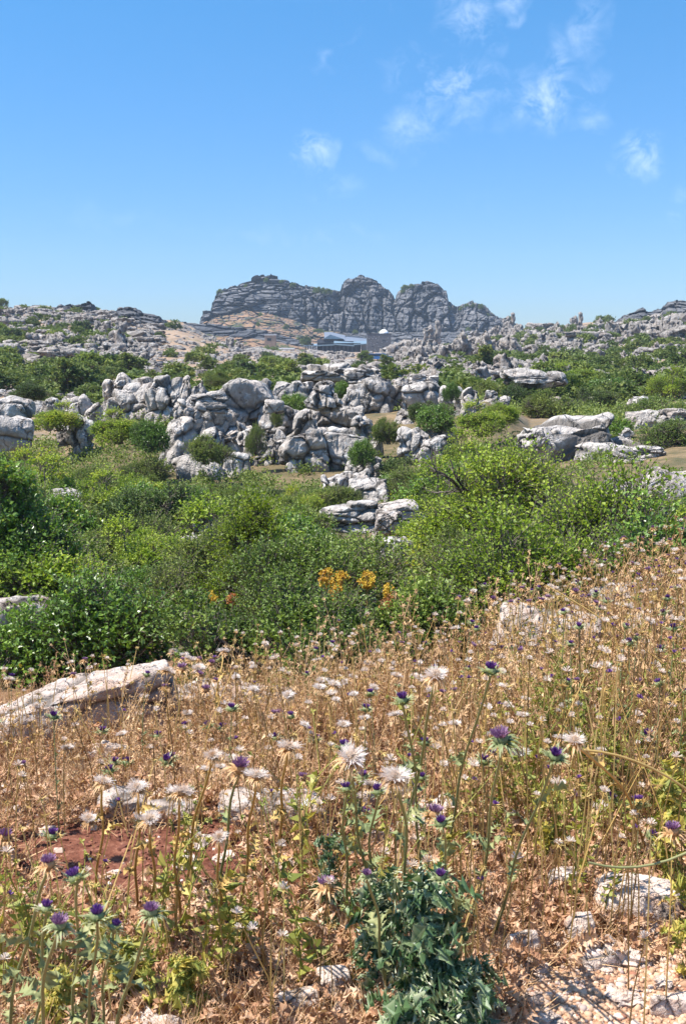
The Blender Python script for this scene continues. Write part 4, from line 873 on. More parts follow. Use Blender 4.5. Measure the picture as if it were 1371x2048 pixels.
# mid-distance shrubs, copies of a few built kinds
MIDV = []
for i, (mt, L, W, cl_) in enumerate(((M['leaf_haw'], .075, .05, .45), (M['leaf_bram'], .08, .055, .5), (M['leaf_olive'], .07, .035, .45), (M['leaf_box'], .07, .045, .5), (M['leaf_haw'], .08, .05, .4), (M['leaf_olive'], .08, .035, .42), (M['leaf_far'], .08, .05, .45))):
    MIDV.append(shrub_meshes(200 + i, mt, w=2.6, d=2.2, h=1.7, nclump=30, nsprig=1900, nleaf=7, L=L, W=W, clump=cl_ * .72, sprl=.24))
TOP = np.array([(-90, 850), (0, 858), (60, 880), (100, 880), (140, 905), (175, 895), (200, 862), (260, 848), (330, 890), (340, 930), (430, 945), (520, 930), (570, 945), (640, 935), (720, 930), (800, 905), (880, 900), (910, 862), (960, 840), (1020, 855), (1060, 900), (1130, 915), (1210, 920), (1260, 925), (1371, 900)], float)
PROT = [(645, 845, 1000, 1118, 14), (640, 790, 940, 1012, 24), (355, 440, 1015, 1120, 15), (85, 165, 980, 1045, 19), (340, 505, 905, 958, 30), (560, 765, 860, 945, 34), (320, 385, 835, 945, 34), (1055, 1220, 836, 905, 28), (1205, 1275, 960, 1005, 14), (1280, 1400, 935, 980, 15), (800, 912, 845, 912, 30),
        (985, 1090, 918, 958, 18), (140, 180, 842, 893, 33), (1250, 1371, 816, 862, 38), (-40, 60, 796, 880, 30), (190, 220, 990, 1012, 21), (515, 580, 800, 930, 36), (385, 470, 788, 905, 34)]
def clip_top(px, wpx, row, tr, Y):
    for (a, b_, c_, d_, yy) in PROT:
        if Y < yy and px + wpx * .5 > a + 4 and px - wpx * .5 < b_ - 4: tr = max(tr, d_ - 10)
    return tr
DESC = ['light green hawthorn bush', 'glossy dark green shrub', 'grey green shrub', 'dense dark shrub', 'yellowish green hawthorn bush', 'olive coloured shrub', 'dull green shrub']
r = rng(77); k = 0; tries = 0; placed = []
while k < 130 and tries < 12000:
    tries += 1; px = r.uniform(-60, 1430); Y = math.exp(r.uniform(math.log(11.5), math.log(35)))
    if 640 < px < 850 and Y < 27: 
        if not (px < 700 and 10 < Y < 13): continue
    if 60 < px < 170 and 16 < Y < 21: continue
    if 355 < px < 440 and 12 < Y < 19.5: continue
    gp = ground(px, Y); _, row = to_px(gp.x, gp.y, gp.z)
    tr = np.interp(px, TOP[:, 0], TOP[:, 1]) + r.uniform(0, 35) + (34 - Y) * 2.6
    hh = min((row - tr) * pscale(Y), r.uniform(.9, 2.2)); wp_ = hh / 1.75 * 1.2 * 2.6 / pscale(Y); tr = clip_top(px, wp_, row, tr, Y); hh = min(hh, (row - tr) * pscale(Y))
    if hh < .35: continue
    s = hh / 1.75; sx = s * r.uniform(.9, 1.25) if s > .35 else .42
    if any((a - gp.x)**2 + (b_ - gp.y)**2 < (.70 * (sx + c_))**2 for a, b_, c_ in placed): continue
    placed.append((gp.x, gp.y, sx)); v = int(r.integers(7))
    side = 'left' if px < 450 else ('middle' if px < 850 else 'right')
    place_shrub(MIDV[v], gp.x, gp.y, gp.z - .05, (sx, sx, s), r.uniform(0, 6.28), f'{DESC[v]} in the scrub filling the {side} of the hollow', 'hawthorn' if v in (0, 4) else 'shrub', f'{DESC[v]} plants in the {side} of the hollow', 'hawthorn_bush' if v in (0, 4) else 'shrub'); k += 1
# shrubs standing between the boulders
for i, (px, rb, w_, h_, Y, v, lab) in enumerate(((587, 832, 62, 52, 44, 1, 'rounded green bush growing in the gap in the middle of the formation'), (688, 795, 46, 38, 48, 1, 'small green bush between the two layered caprocks'), (512, 905, 44, 68, 37, 2, 'slender bush climbing between the left tower and the middle column'),
        (410, 925, 100, 70, 34, 5, 'olive coloured bush at the foot of the left rock tower'), (775, 885, 70, 62, 38, 5, 'spreading olive coloured bush right of the central tower'), (725, 930, 50, 60, 34, 1, 'bright ivy like bush at the foot of the central tower'),
        (238, 885, 110, 60, 36, 0, 'light green bush below the left rock chain'), (300, 900, 80, 70, 35, 1, 'dark bush left of the slanted slab'), (840, 840, 60, 42, 42, 6, 'bush between the pointed rock and the perched stones'), (870, 860, 90, 60, 38, 1, 'green bush below the rock carrying the perched cap stones'),
        (903, 800, 34, 40, 43.5, 1, 'ivy clump on the smooth round rock'), (965, 870, 110, 60, 36, 0, 'green bush below the balanced cap stone'), (1000, 850, 80, 50, 38, 4, 'yellowish bush right of the balanced cap stone'), (1100, 840, 130, 75, 52, 5, 'wide olive bush behind the large pink rock dome'),
        (1030, 830, 90, 70, 56, 6, 'dull green bush behind the rock dome, left of the wide olive bush'), (1195, 830, 100, 60, 55, 6, 'dull green bush right of the wide olive bush'), (1230, 880, 90, 55, 38, 1, 'bush between the pink dome and the blocky ledge'), (1330, 895, 110, 60, 33, 3, 'dark bush in front of the layered outcrop at the right edge'),
        (1330, 800, 90, 60, 58, 0, 'bright green bush above the right hand outcrops'), (60, 800, 90, 40, 56, 6, 'bush behind the large smooth boulders at the left edge'), (120, 860, 110, 50, 40, 0, 'bush left of the upright cracked boulder'), (430, 770, 60, 35, 60, 5, 'bush on the dry field behind the left tower'), (1290, 850, 120, 60, 48, 3, 'dark bush on the open ground left of the right edge'), (1370, 870, 110, 80, 45, 5, 'olive bush cut by the right edge'), (1220, 800, 110, 50, 62, 1, 'wide green bush beyond the blocky ledge at the right'), (960, 800, 90, 50, 58, 5, 'olive bush on the flat behind the balanced cap stone'), (1150, 770, 100, 40, 70, 0, 'light green bush on the dry flat behind the rock dome'), (555, 850, 30, 50, 41, 2, 'thin bush squeezed beside the middle column'))):
    u = pscale(Y); a = P3(px, rb, Y); place_shrub(MIDV[v], a.x, Y, a.z, (w_ * u / 2.6, w_ * u / 2.6, h_ * u / 1.75), i * 1.3, lab)

# far shrubs: one mesh each (foliage and trunk slots)
FARV = []; FARA = []
for i in range(7):
    a, b_ = shrub_data(400 + i, w=2.6, d=2.4, h=1.9 if i < 5 else 2.6, nclump=12, nsprig=420, nleaf=5, L=.26, W=.19, clump=.5, sprl=.35, twig=.3)
    V1, q1, t1, r1_ = a.arrays(); FARA.append((V1, t1, r1_)); V2, q2_, t2, r2_ = b_.arrays(); n1_ = len(V1)
    FARV.append(mesh_from('far_shrub', np.concatenate([V1, V2]), q2_ + n1_, t1, None, {'rnd': np.concatenate([r1_, r2_])}, False, mats=[M['leaf_far'] if i % 3 else M['leaf_olive'], M['bark']], midx=np.concatenate([np.ones(len(q2_)), np.zeros(len(t1))])))
DIST = []
ZS = [('shrubs on the left hillside', 'round green shrub on the rocky left hillside', (-80, 330), (58, 240), 70, (.5, 1.1)),
      ('shrubs on the right hillside', 'round green shrub on the rocky right hillside', (860, 1450), (58, 210), 76, (.45, 1.05)),
      ('shrubs high on the right slope', 'dark shrub high on the right slope below the skyline', (850, 1450), (210, 345), 60, (.9, 1.7)),
      ('shrubs on the dry field', 'low isolated shrub on the dry field beyond the formation', (260, 900), (66, 200), 24, (.35, .8)),
      ('bushes below the buildings', 'dark green bush in the row below the far buildings', (380, 1000), (100, 165), 34, (.35, .66))]
for zi, (grp, lab, (x0, x1), (y0, y1), cnt, (s0, s1)) in enumerate(ZS):
    r = rng(150 + zi); k = 0; tries = 0
    while k < cnt and tries < 5000:
        tries += 1; px = r.uniform(x0, x1); Y = math.exp(r.uniform(math.log(y0), math.log(y1))); gp = ground(px, Y); _, row = to_px(gp.x, gp.y, gp.z)
        if zi == 0 and field_zone(px, row): continue
        if zi in (0, 1) and fbm(np.array([[gp.x * .03, gp.y * .05, 0.]]), 8, 3)[0] > .4: continue
        if zi == 3 and fbm(np.array([[gp.x * .05, gp.y * .05, 0.]]), 88, 3)[0] < -.1: continue
        s = r.uniform(s0, s1) * (.8 if Y < 90 else 1)
        if not free(gp.x, gp.y, .8 * s): continue
        taken.append((gp.x, gp.y, .7 * s)); v = FARV[r.integers(7)]
        if zi == 2: DIST.append((gp.x, gp.y, gp.z - .1 * s, s, r.integers(7), r.uniform(0, 6.28))); k += 1; continue
        tag(ob('shrub', v, loc=(gp.x, gp.y, gp.z - .1 * s), rot=(0, 0, r.uniform(0, 6.28)), scale=(s * r.uniform(.9, 1.4), s * 1.1, s * r.uniform(.8, 1.1))), lab, 'shrub', grp); k += 1
for (px, rb, hpx, Y, lab) in ((545, 716, 24, 350, 'rounded dark tree hiding the middle of the flat white building'), (530, 722, 22, 300, 'round green tree in front of the flat white building'), (5, 612, 16, 268, 'dark tree on the skyline at the left edge'), (612, 690, 18, 430, 'dark cypress like tree between the terrace and the visitor centre'),
        (1020, 640, 8, 345, 'small dark tree on the skyline right of the massif')):
    a = P3(px, rb, Y); s = hpx * Y / F / 1.9; tag(ob('tree', FARV[(int(px)) % 5], loc=a, scale=(s, s, s)), lab, 'tree')
# shrubs on the massif top and ledges
r = rng(61)
for k in range(46):
    px = r.uniform(430, 980); 
    if k < 22: row = np.interp(px, *np.array(SKY1).T) + r.uniform(1, 5); Y = 606
    else: row = r.uniform(np.interp(px, *np.array(FOOT1).T) - 8, 690); Y = np.interp(row, [np.interp(px, *np.array(FOOT1).T), 700], [583, 525]); px = r.uniform(440, 640) if row > 670 else px
    a = P3(px, row, Y); s = r.uniform(.6, 1.3)
    DIST.append((a.x, a.y, a.z - 1, s * 1.1, r.integers(7), r.uniform(0, 6.28)))
mb = MB()
for (x, y, z, s, v, rz) in DIST:
    V = FARA[v][0] * s; c_, s_2 = math.cos(rz), math.sin(rz); mb.add(np.stack([V[:, 0] * c_ - V[:, 1] * s_2 + x, V[:, 0] * s_2 + V[:, 1] * c_ + y, V[:, 2] + z], -1), tris=FARA[v][1], rnd=FARA[v][2])
r = rng(62); n = 1500; px = r.uniform(-90, 1460, n); Y = np.exp(r.uniform(math.log(60), math.log(340), n)); x = (px - CX) / F * Y * .995; z = HL(x, Y); c1 = fbm(np.stack([x * .035, Y * .05, x * 0], -1), 41, 3); c2 = r.random(n)
_, rw_ = to_px(x, Y, z)
LT = []
for i in range(4):
    a, _b = shrub_data(450 + i, w=2.6, d=2.4, h=1.8, nclump=9, nsprig=150, nleaf=5, L=.34, W=.26, clump=.5, sprl=.35, twig=0); LT.append(a.arrays())
for i in range(n):
    if c1[i] * .6 + c2[i] * .7 < .25: continue
    if 270 < px[i] < 900 and rw_[i] < 765 and c2[i] < (.93 if rw_[i] < 742 else .75): continue
    if 500 < px[i] < 800 and 100 < Y[i]: continue
    s = r.uniform(.25, .8) * (1 if Y[i] < 140 else 1.35); V, _q, t_, rr = LT[i % 4]; rz = r.uniform(0, 6.28); c_, s_2 = math.cos(rz), math.sin(rz); V = V * s
    mb.add(np.stack([(V[:, 0] * c_ - V[:, 1] * s_2) * 1.3 + x[i], V[:, 0] * s_2 + V[:, 1] * c_ + Y[i], V[:, 2] + z[i] - .1], -1), tris=t_, rnd=np.clip(rr * .7 + r.random() * .4, 0, 1))
tag(ob('distant_shrubs', mb.mesh('distant_shrubs', M['leaf_far'])), 'dark scrub dotted over the far ridge and massif', 'shrubs', kind='stuff')
# low scrub carpeting the hollow and slopes, beyond counting
r = rng(91); mb = MB()
n = 8000; px = r.uniform(-450, 1820, n); Y = np.exp(r.uniform(math.log(10.0), math.log(60), n)); x = (px - CX) / F * Y; z = H(x, Y)
prot_ = np.zeros(n, bool); pr_ = to_px(x, Y, z + .5)
for (a, b_, c_, d_, yy) in PROT: prot_ |= (px > a - 8) & (px < b_ + 8) & (Y < yy + 2) & (pr_[1] < d_) & (pr_[1] > c_ - 60)
keep = (fbm(np.stack([x * .25, Y * .25, x * 0], -1), 55, 3) > .02) & ~prot_ & ~((px > 640) & (px < 850) & (Y > 13.4) & (Y < 27)); x, Y, z = x[keep], Y[keep], z[keep]
C = np.stack([x, Y, z], -1); nl = 34; sz = np.interp(Y, [10, 60], [.10, .55])
Pq = np.repeat(C, nl, 0) + rdir(r, len(C) * nl) * np.repeat(sz, nl)[:, None] * r.uniform(.2, 1, (len(C) * nl, 1)) * np.array([1.4, 1.4, 1.0]); Pq[:, 2] += np.repeat(sz, nl) * .5
leaves(mb, Pq, rdir(r, len(Pq), .4), rdir(r, len(Pq), 1), np.repeat(sz, nl) * .32, np.repeat(sz, nl) * .2, np.clip(np.repeat(r.random(len(C)) * .5, nl) + r.random(len(Pq)) * .5, 0, 1))
tag(ob('low_scrub', mb.mesh('low_scrub', M['leaf_olive'])), 'low green scrub carpeting the ground between bushes', 'scrub', kind='stuff')
# ------------------------------------------------------------------ dry weeds (beyond counting)
def instance(mb, T, pos, rz, s, lean, rr):
    V, q, t_, r0 = T; n = len(pos); c_, s_2 = np.cos(rz)[:, None], np.sin(rz)[:, None]
    x = (V[None, :, 0] * c_ - V[None, :, 1] * s_2); y = (V[None, :, 0] * s_2 + V[None, :, 1] * c_); z = np.broadcast_to(V[None, :, 2], x.shape)
    W = np.stack([x + lean[:, 0:1] * z, y + lean[:, 1:2] * z, z], -1) * s[:, None, None] + pos[:, None]
    m_ = len(V); o = (np.arange(n) * m_)[:, None, None]
    mb.add(W.reshape(-1, 3), (q[None] + o).reshape(-1, 4) if len(q) else None, (t_[None] + o).reshape(-1, 3) if len(t_) else None, rnd=np.clip(r0[None] * .6 + rr[:, None] * .4, 0, 1).ravel())
def weed_template(seed, h=.42, nb=6, head=.016, leafn=8, spiky=9):
    r = rng(seed); mb = MB(); pts = [np.zeros(3)]
    for i in range(5): pts.append(pts[-1] + np.array([r.normal(0, .015), r.normal(0, .015), h / 5]))
    pts = np.array(pts); tube(mb, pts, np.linspace(.003, .0014, 6), 3, .35)
    tips = [pts[-1]]
    for _ in range(nb):
        k = r.uniform(.35, .95); P0 = np.array([np.interp(k * h, pts[:, 2], pts[:, j]) for j in range(3)]); a = r.uniform(0, 6.28); l = r.uniform(.05, .14)
        E = P0 + np.array([math.cos(a) * l * .6, math.sin(a) * l * .6, l]); sticks(mb, P0, E, .0014, .0009, .4); tips.append(E)
    for T in tips:
        d = rdir(r, spiky, .3); sticks(mb, np.repeat(T[None], spiky, 0) - d * head * .2, T + d * head, .0034, .0006, r.uniform(.3, .9, spiky))
    P0 = np.stack([np.interp(q := r.uniform(0, h * .9, leafn), pts[:, 2], pts[:, 0]), np.interp(q, pts[:, 2], pts[:, 1]), q], -1)
    leaves(mb, P0, rdir(r, leafn), rdir(r, leafn), r.uniform(.02, .05, leafn), .012, r.uniform(.2, 1, leafn), .3)
    return mb.arrays()
TW = [weed_template(900 + i, r_, nb, hd, lf) for i, (r_, nb, hd, lf) in enumerate(((.42, 6, .018, 9), (.36, 8, .014, 12), (.30, 4, .02, 10), (.48, 7, .015, 6), (.26, 6, .018, 14)))]
def scatter_near(r, n, px0, px1, Y0, Y1, p=1.0):
    px = r.uniform(px0, px1, n); Y = Y0 + (Y1 - Y0) * r.random(n)**p; x = (px - CX) / F * (Y * .989 + .23); z = H(x, Y); return px, x, Y, z
def row_of(Y, z): return CY + F * np.tan(np.arctan2(EYE - z, Y) - PITCH)
def back_edge(px): return np.interp(px, [0, 200, 330, 600, 800, 950, 1100, 1200, 1371], [7.2, 6.8, 5.7, 5.5, 5.7, 6.2, 6.7, 7.1, 7.7])
def bare(px, row):  # bare red soil patch and gravel
    a = 1.15 * np.exp(-((px - 280) / 280)**2 - ((row - 1725) / 80)**2) + .7 * np.exp(-((px - 760) / 110)**2 - ((row - 1640) / 50)**2); b_ = np.clip((row + (px - 1000) * .12 - 1935) / 30, 0, 1) * (px > 1040); return np.maximum(a * 1.25, b_)
r = rng(31); mb = MB(); px, x, Y, z = scatter_near(r, 10800, -340, 1710, 3.3, 9.8, 1.0)
rw = row_of(Y, z); cl_ = fbm(np.stack([x * 1.3, Y * 1.3, x * 0], -1), 71, 3)
slabm = (px < 380) & (Y > 5.25) & (Y < 6.6) & (px > 0)
keep = (Y < back_edge(px) + r.normal(0, .25, len(px))) & (r.random(len(px)) > bare(px, rw)) & (r.random(len(px)) < (.72 + cl_ * 1.3) * np.interp(rw, [1480, 1650], [1, .8])) & ~(slabm & (r.random(len(px)) < .85))
px, x, Y, z = px[keep], x[keep], Y[keep], z[keep]
ti = r.integers(0, 5, len(px))
def WH(px, s_i): return np.interp(px[s_i], [0, 500, 900, 1200, 1371], [.36, .42, .54, .60, .66])
for k in range(5):
    s_i = ti == k; n = s_i.sum(); instance(mb, TW[k], np.stack([x, Y, z], -1)[s_i], r.uniform(0, 6.28, n), WH(px, s_i) * r.uniform(.5, 1.2, n) * np.where(r.random(n) < .18, 1.6, 1), r.normal(0, .2, (n, 2)), np.clip(.5 + .9 * fbm(np.stack([x * 2.2, Y * 2.2, x * 0], -1), 91, 3)[s_i] + r.normal(0, .22, n), 0, 1))
tag(ob('dry_weeds', mb.mesh('dry_weeds', M['straw'])), 'dense dry orange brown weeds covering the near slope', 'weeds', kind='stuff')
# golden upright stalks with spiny or fluffy tips, the uncountable remainder of the thistle field
r = rng(36); mb = MB(); mf = MB(); n = 3300; px, x, Y, z = scatter_near(r, n, -300, 1670, 2.35, 9.0, .9); rw = row_of(Y, z)
keep = (Y < back_edge(px) + .1) & (r.random(n) > bare(px, rw) * .75) & (r.random(n) < np.interp(px, [0, 350, 700, 1000, 1371], [.35, .5, .7, .9, 1])) & ~((px < 370) & (Y > 4.8) & (r.random(n) < .85)); x, Y, z, px = x[keep], Y[keep], z[keep], px[keep]; n = len(x)
h_ = r.uniform(.14, .48, n) * np.interp(px, [0, 700, 1371], [.85, 1.0, 1.45]) * np.interp(Y, [2.4, 4, 6], [1.15, 1, .8]); ln_ = r.normal(0, .10, (n, 2)); B0 = np.stack([x, Y, z], -1); B1 = B0 + np.stack([ln_[:, 0] * h_ * .4, ln_[:, 1] * h_ * .4, h_ * .5], -1); B2 = B0 + np.stack([ln_[:, 0] * h_ * 1.4, ln_[:, 1] * h_ * 1.4, h_], -1); cr_ = r.random(n)
sticks(mb, B0, B1, .0024, .0021, cr_); sticks(mb, B1, B2, .0021, .0015, cr_)
ns_ = 16; T_ = np.repeat(B2, ns_, 0); hs = np.repeat(r.uniform(.010, .022, n), ns_); d = rdir(r, n * ns_); d[:, 2] = d[:, 2] * .6 - .1; d = norm(d); sticks(mb, T_, T_ + d * hs[:, None], .0016, .0003, np.clip(np.repeat(cr_, ns_) + .2, 0, 1))
w_ = r.random(n) < .45; nf = 34; T_ = np.repeat(B2[w_], nf, 0); d = rdir(r, len(T_), .7); d[:, 2] = np.abs(d[:, 2]) + .15; hs = np.repeat(r.uniform(.010, .020, w_.sum()), nf); sticks(mf, T_ + np.array([0, 0, .004]), T_ + norm(d) * hs[:, None] + np.array([0, 0, .004]), .0009, .0005, r.random(len(T_)))
w2 = (~w_) & (r.random(n) < np.interp(px, [0, 800, 1371], [.06, .15, .5])); mp = MB(); T_ = np.repeat(B2[w2], 14, 0); d = rdir(r, len(T_), 1.2); d[:, 2] = np.abs(d[:, 2]) + .3; sticks(mp, T_, T_ + norm(d) * .011, .0016, .0010, r.random(len(T_)))
tag(ob('purple_buds', mp.mesh('purple_buds', M['petal'])), 'tiny purple buds on the thin stalks', 'buds', kind='stuff')
tag(ob('golden_stalks', mb.mesh('golden_stalks', M['stem_dry'])), 'thin golden thistle stalks crowding the slope', 'stalks', kind='stuff')
tag(ob('thistledown', mf.mesh('thistledown', M['pappus'])), 'small white thistledown tufts dotted over the dry stalks', 'thistledown', kind='stuff')
# dry grass tufts on the mid field
r = rng(33); mb = MB(); n = 6800; px, x, Y, z = scatter_near(r, n, -340, 1710, 1.9, 7.0, 1.3); rw = row_of(Y, z); keep = (r.random(n) > bare(px, rw) * 1.1); x, Y, z, px = x[keep], Y[keep], z[keep], px[keep]
nb = 10; P0 = np.repeat(np.stack([x, Y, z], -1), nb, 0) + r.normal(0, .012, (len(x) * nb, 3)) * np.array([1, 1, 0]); d = rdir(r, len(P0), .55); d[:, 2] = np.abs(d[:, 2]); l = r.uniform(.04, .15, len(P0))
sticks(mb, P0, P0 + d * l[:, None], .0017, .0004, np.clip(np.repeat(r.random(len(x)) * .5, nb) + r.random(len(P0)) * .5, 0, 1))
tag(ob('dry_grass', mb.mesh('dry_grass', M['straw'])), 'short dry straw coloured grass around the thistles', 'grass', kind='stuff')
# crumpled dry leaves, lobed and spiny
def spiny_leaf(seed, L=.10, W=.045, lobes=5, curl=.25, wave=.15):
    """pinnate, spine edged, wavy leaf in +X, thin but folded and curled"""
    r = rng(seed); V = []; T = []; n = lobes * 2 + 1
    xs = np.linspace(0, 1, n); prof = np.sin(np.pi * np.clip(xs * .93 + .05, 0, 1))**.7
    mid = np.stack([xs * L, r.normal(0, .003, n), curl * L * np.sin(xs * 2.2) - curl * L * xs * 1.2], -1)
    for i in range(n): V.append(mid[i])
    for sd in (1, -1):
        st = len(V)
        for i in range(n):
            w = W * prof[i] * (.55 if i % 2 else .12) * r.uniform(.85, 1.2); fw = .07 * L if i % 2 else 0
            V.append(mid[i] + np.array([fw, sd * w, wave * W * r.normal(.5, 1.0)]))
        for i in range(n - 1): T += [(i, i + 1, st + i) if sd > 0 else (i + 1, i, st + i), (i + 1, st + i + 1, st + i) if sd > 0 else (st + i + 1, i + 1, st + i)]
        for i in range(1, n, 2):   # spine at each lobe
            k = len(V); b_ = V[st + i]; V += [b_ + np.array([-.012 * L, -sd * .002, 0]), b_ + np.array([.05 * L, -sd * .002, 0]), b_ + np.array([.09 * L, sd * W * .22, r.normal(0, .004)])]; T.append((k, k + 1, k + 2))
    V = np.array(V); rv = np.clip(.3 + r.normal(0, .15, len(V)), 0, 1); rv[:n] = .8; rv[3 * n:] = 1.0; return V, np.zeros((0, 4), int), np.array(T), rv
TL = [spiny_leaf(i, .09, .05, 4 + i % 3, .3 + .2 * (i % 3), .2) for i in range(6)]
def rot_instances(mb, T, pos, rz, tilt, roll, s, rr):
    V, q, t_, r0 = T; n = len(pos); ct, st = np.cos(tilt), np.sin(tilt); cr_, sr = np.cos(roll), np.sin(roll); cz, sz_ = np.cos(rz), np.sin(rz)
    y = V[None, :, 1] * cr_[:, None] - V[None, :, 2] * sr[:, None]; z = V[None, :, 1] * sr[:, None] + V[None, :, 2] * cr_[:, None]; x = np.broadcast_to(V[None, :, 0], y.shape)
    x2 = x * ct[:, None] - z * st[:, None]; z2 = x * st[:, None] + z * ct[:, None]
    W = np.stack([x2 * cz[:, None] - y * sz_[:, None], x2 * sz_[:, None] + y * cz[:, None], z2], -1) * s[:, None, None] + pos[:, None]
    o = (np.arange(n) * len(V))[:, None, None]; mb.add(W.reshape(-1, 3), None, (t_[None] + o).reshape(-1, 3), rnd=np.clip(r0[None] * .5 + rr[:, None] * .5, 0, 1).ravel())
r = rng(35); mb = MB(); px, x, Y, z = scatter_near(r, 20500, -340, 1710, 1.9, 6.5, 1.25); rw = row_of(Y, z)
keep = (r.random(len(px)) > bare(px, rw) * 1.08) & (r.random(len(px)) < .8 + .9 * fbm(np.stack([x * 1.6, Y * 1.6, x * 0], -1), 17, 3)); px, x, Y, z = px[keep], x[keep], Y[keep], z[keep]; ti = r.integers(0, 6, len(px))
for k in range(6):
    s_i = ti == k; n = s_i.sum(); rot_instances(mb, TL[k], np.stack([x, Y, z + r.uniform(0, .05, len(x))], -1)[s_i], r.uniform(0, 6.28, n), r.normal(.2, .5, n), r.normal(0, .8, n), r.uniform(.3, .85, n), r.random(n))
tag(ob('dry_leaf_litter', mb.mesh('dry_leaf_litter', M['litter'])), 'crumpled dry thistle leaves littering the ground', 'leaf litter', kind='stuff')
# low tangle of small yellow green weeds at the right and bottom
TG = [weed_template(950 + i, .30, 6, .010, 22) for i in range(3)]
r = rng(37); mb = MB(); n = 2600; px, x, Y, z = scatter_near(r, n, -60, 1440, 2.0, 7.5, 1.1); rw = row_of(Y, z)
w_ = np.exp(-((px - 1250) / 230)**2 - ((rw - 1600) / 190)**2) * .8 + np.exp(-((px - 330) / 260)**2 - ((rw - 1970) / 60)**2) * .5 + np.exp(-((px - 600) / 200)**2 - ((rw - 1830) / 100)**2) * .3
keep = r.random(n) < w_; px, x, Y, z = px[keep], x[keep], Y[keep], z[keep]; ti = r.integers(0, 3, len(px))
for k in range(3):
    s_i = ti == k; n = s_i.sum(); instance(mb, TG[k], np.stack([x, Y, z], -1)[s_i], r.uniform(0, 6.28, n), r.uniform(.5, 1.2, n), r.normal(0, .2, (n, 2)), r.random(n))
tag(ob('green_weeds', mb.mesh('green_weeds', M['leaf_yg'])), 'yellow green wiry weeds between the thistles', 'weeds', kind='stuff')
# pebbles on the gravel, clods on the soil
r = rng(39); mb = MB(); CS2 = cubesphere(2); n = 9000; px, x, Y, z = scatter_near(r, n, 930, 1450, 1.7, 2.95, 1.0); rw = row_of(Y, z)
keep = r.random(n) < np.clip((rw + (px - 1000) * .12 - 1880) / 60, .06, 1); rubble(mb, np.stack([x, Y, z + .001], -1)[keep], np.exp(r.normal(-5.25, .38, keep.sum())), r, .8, CS2)
m, t, b = new_mat('gravel_stones'); t.links.new(ramp(t, attr(t, 'rnd'), [(0, (.26, .10, .06)), (.12, (.38, .22, .13)), (.6, (.50, .33, .21)), (.9, (.62, .47, .36)), (1, (.22, .17, .17))]), b.inputs['Base Color']); b.inputs['Roughness'].default_value = .9; M['pebble'] = m
tag(ob('gravel', mb.mesh('gravel', m, True)), 'loose orange beige gravel of the path edge', 'gravel', kind='stuff')
mb = MB(); n = 5200; px, x, Y, z = scatter_near(r, n, -60, 1000, 2.3, 4.2); rubble(mb, np.stack([x, Y, z], -1), np.exp(r.normal(-5.3, .5, n)), r, .8, CS2)
m, t, b = new_mat('soil_clods'); t.links.new(ramp(t, attr(t, 'rnd'), [(0, (.09, .028, .016)), (.7, (.17, .055, .03)), (.90, (.26, .11, .065)), (.93, (.6, .45, .36)), (1, (.7, .6, .52))]), b.inputs['Base Color']); b.inputs['Roughness'].default_value = .95
tag(ob('soil_clods', mb.mesh('soil_clods', m, False)), 'red soil clods and grit on bare earth', 'soil', kind='stuff')
# small stones in the litter
mb = MB(); n = 460; px, x, Y, z = scatter_near(r, n, -60, 1440, 2.1, 7.2); rubble(mb, np.stack([x, Y, z + .005], -1), np.exp(r.normal(-3.8, .45, n)), r, .6, cubesphere(5))
V, q, t_, rr = mb.arrays(); tag(ob('pale_stones', mesh_from('pale_stones', V, q, t_, M['stone'], {'crack': rr * 0}, False)), 'small pale stones strewn among dry leaves', 'stones', kind='stuff')

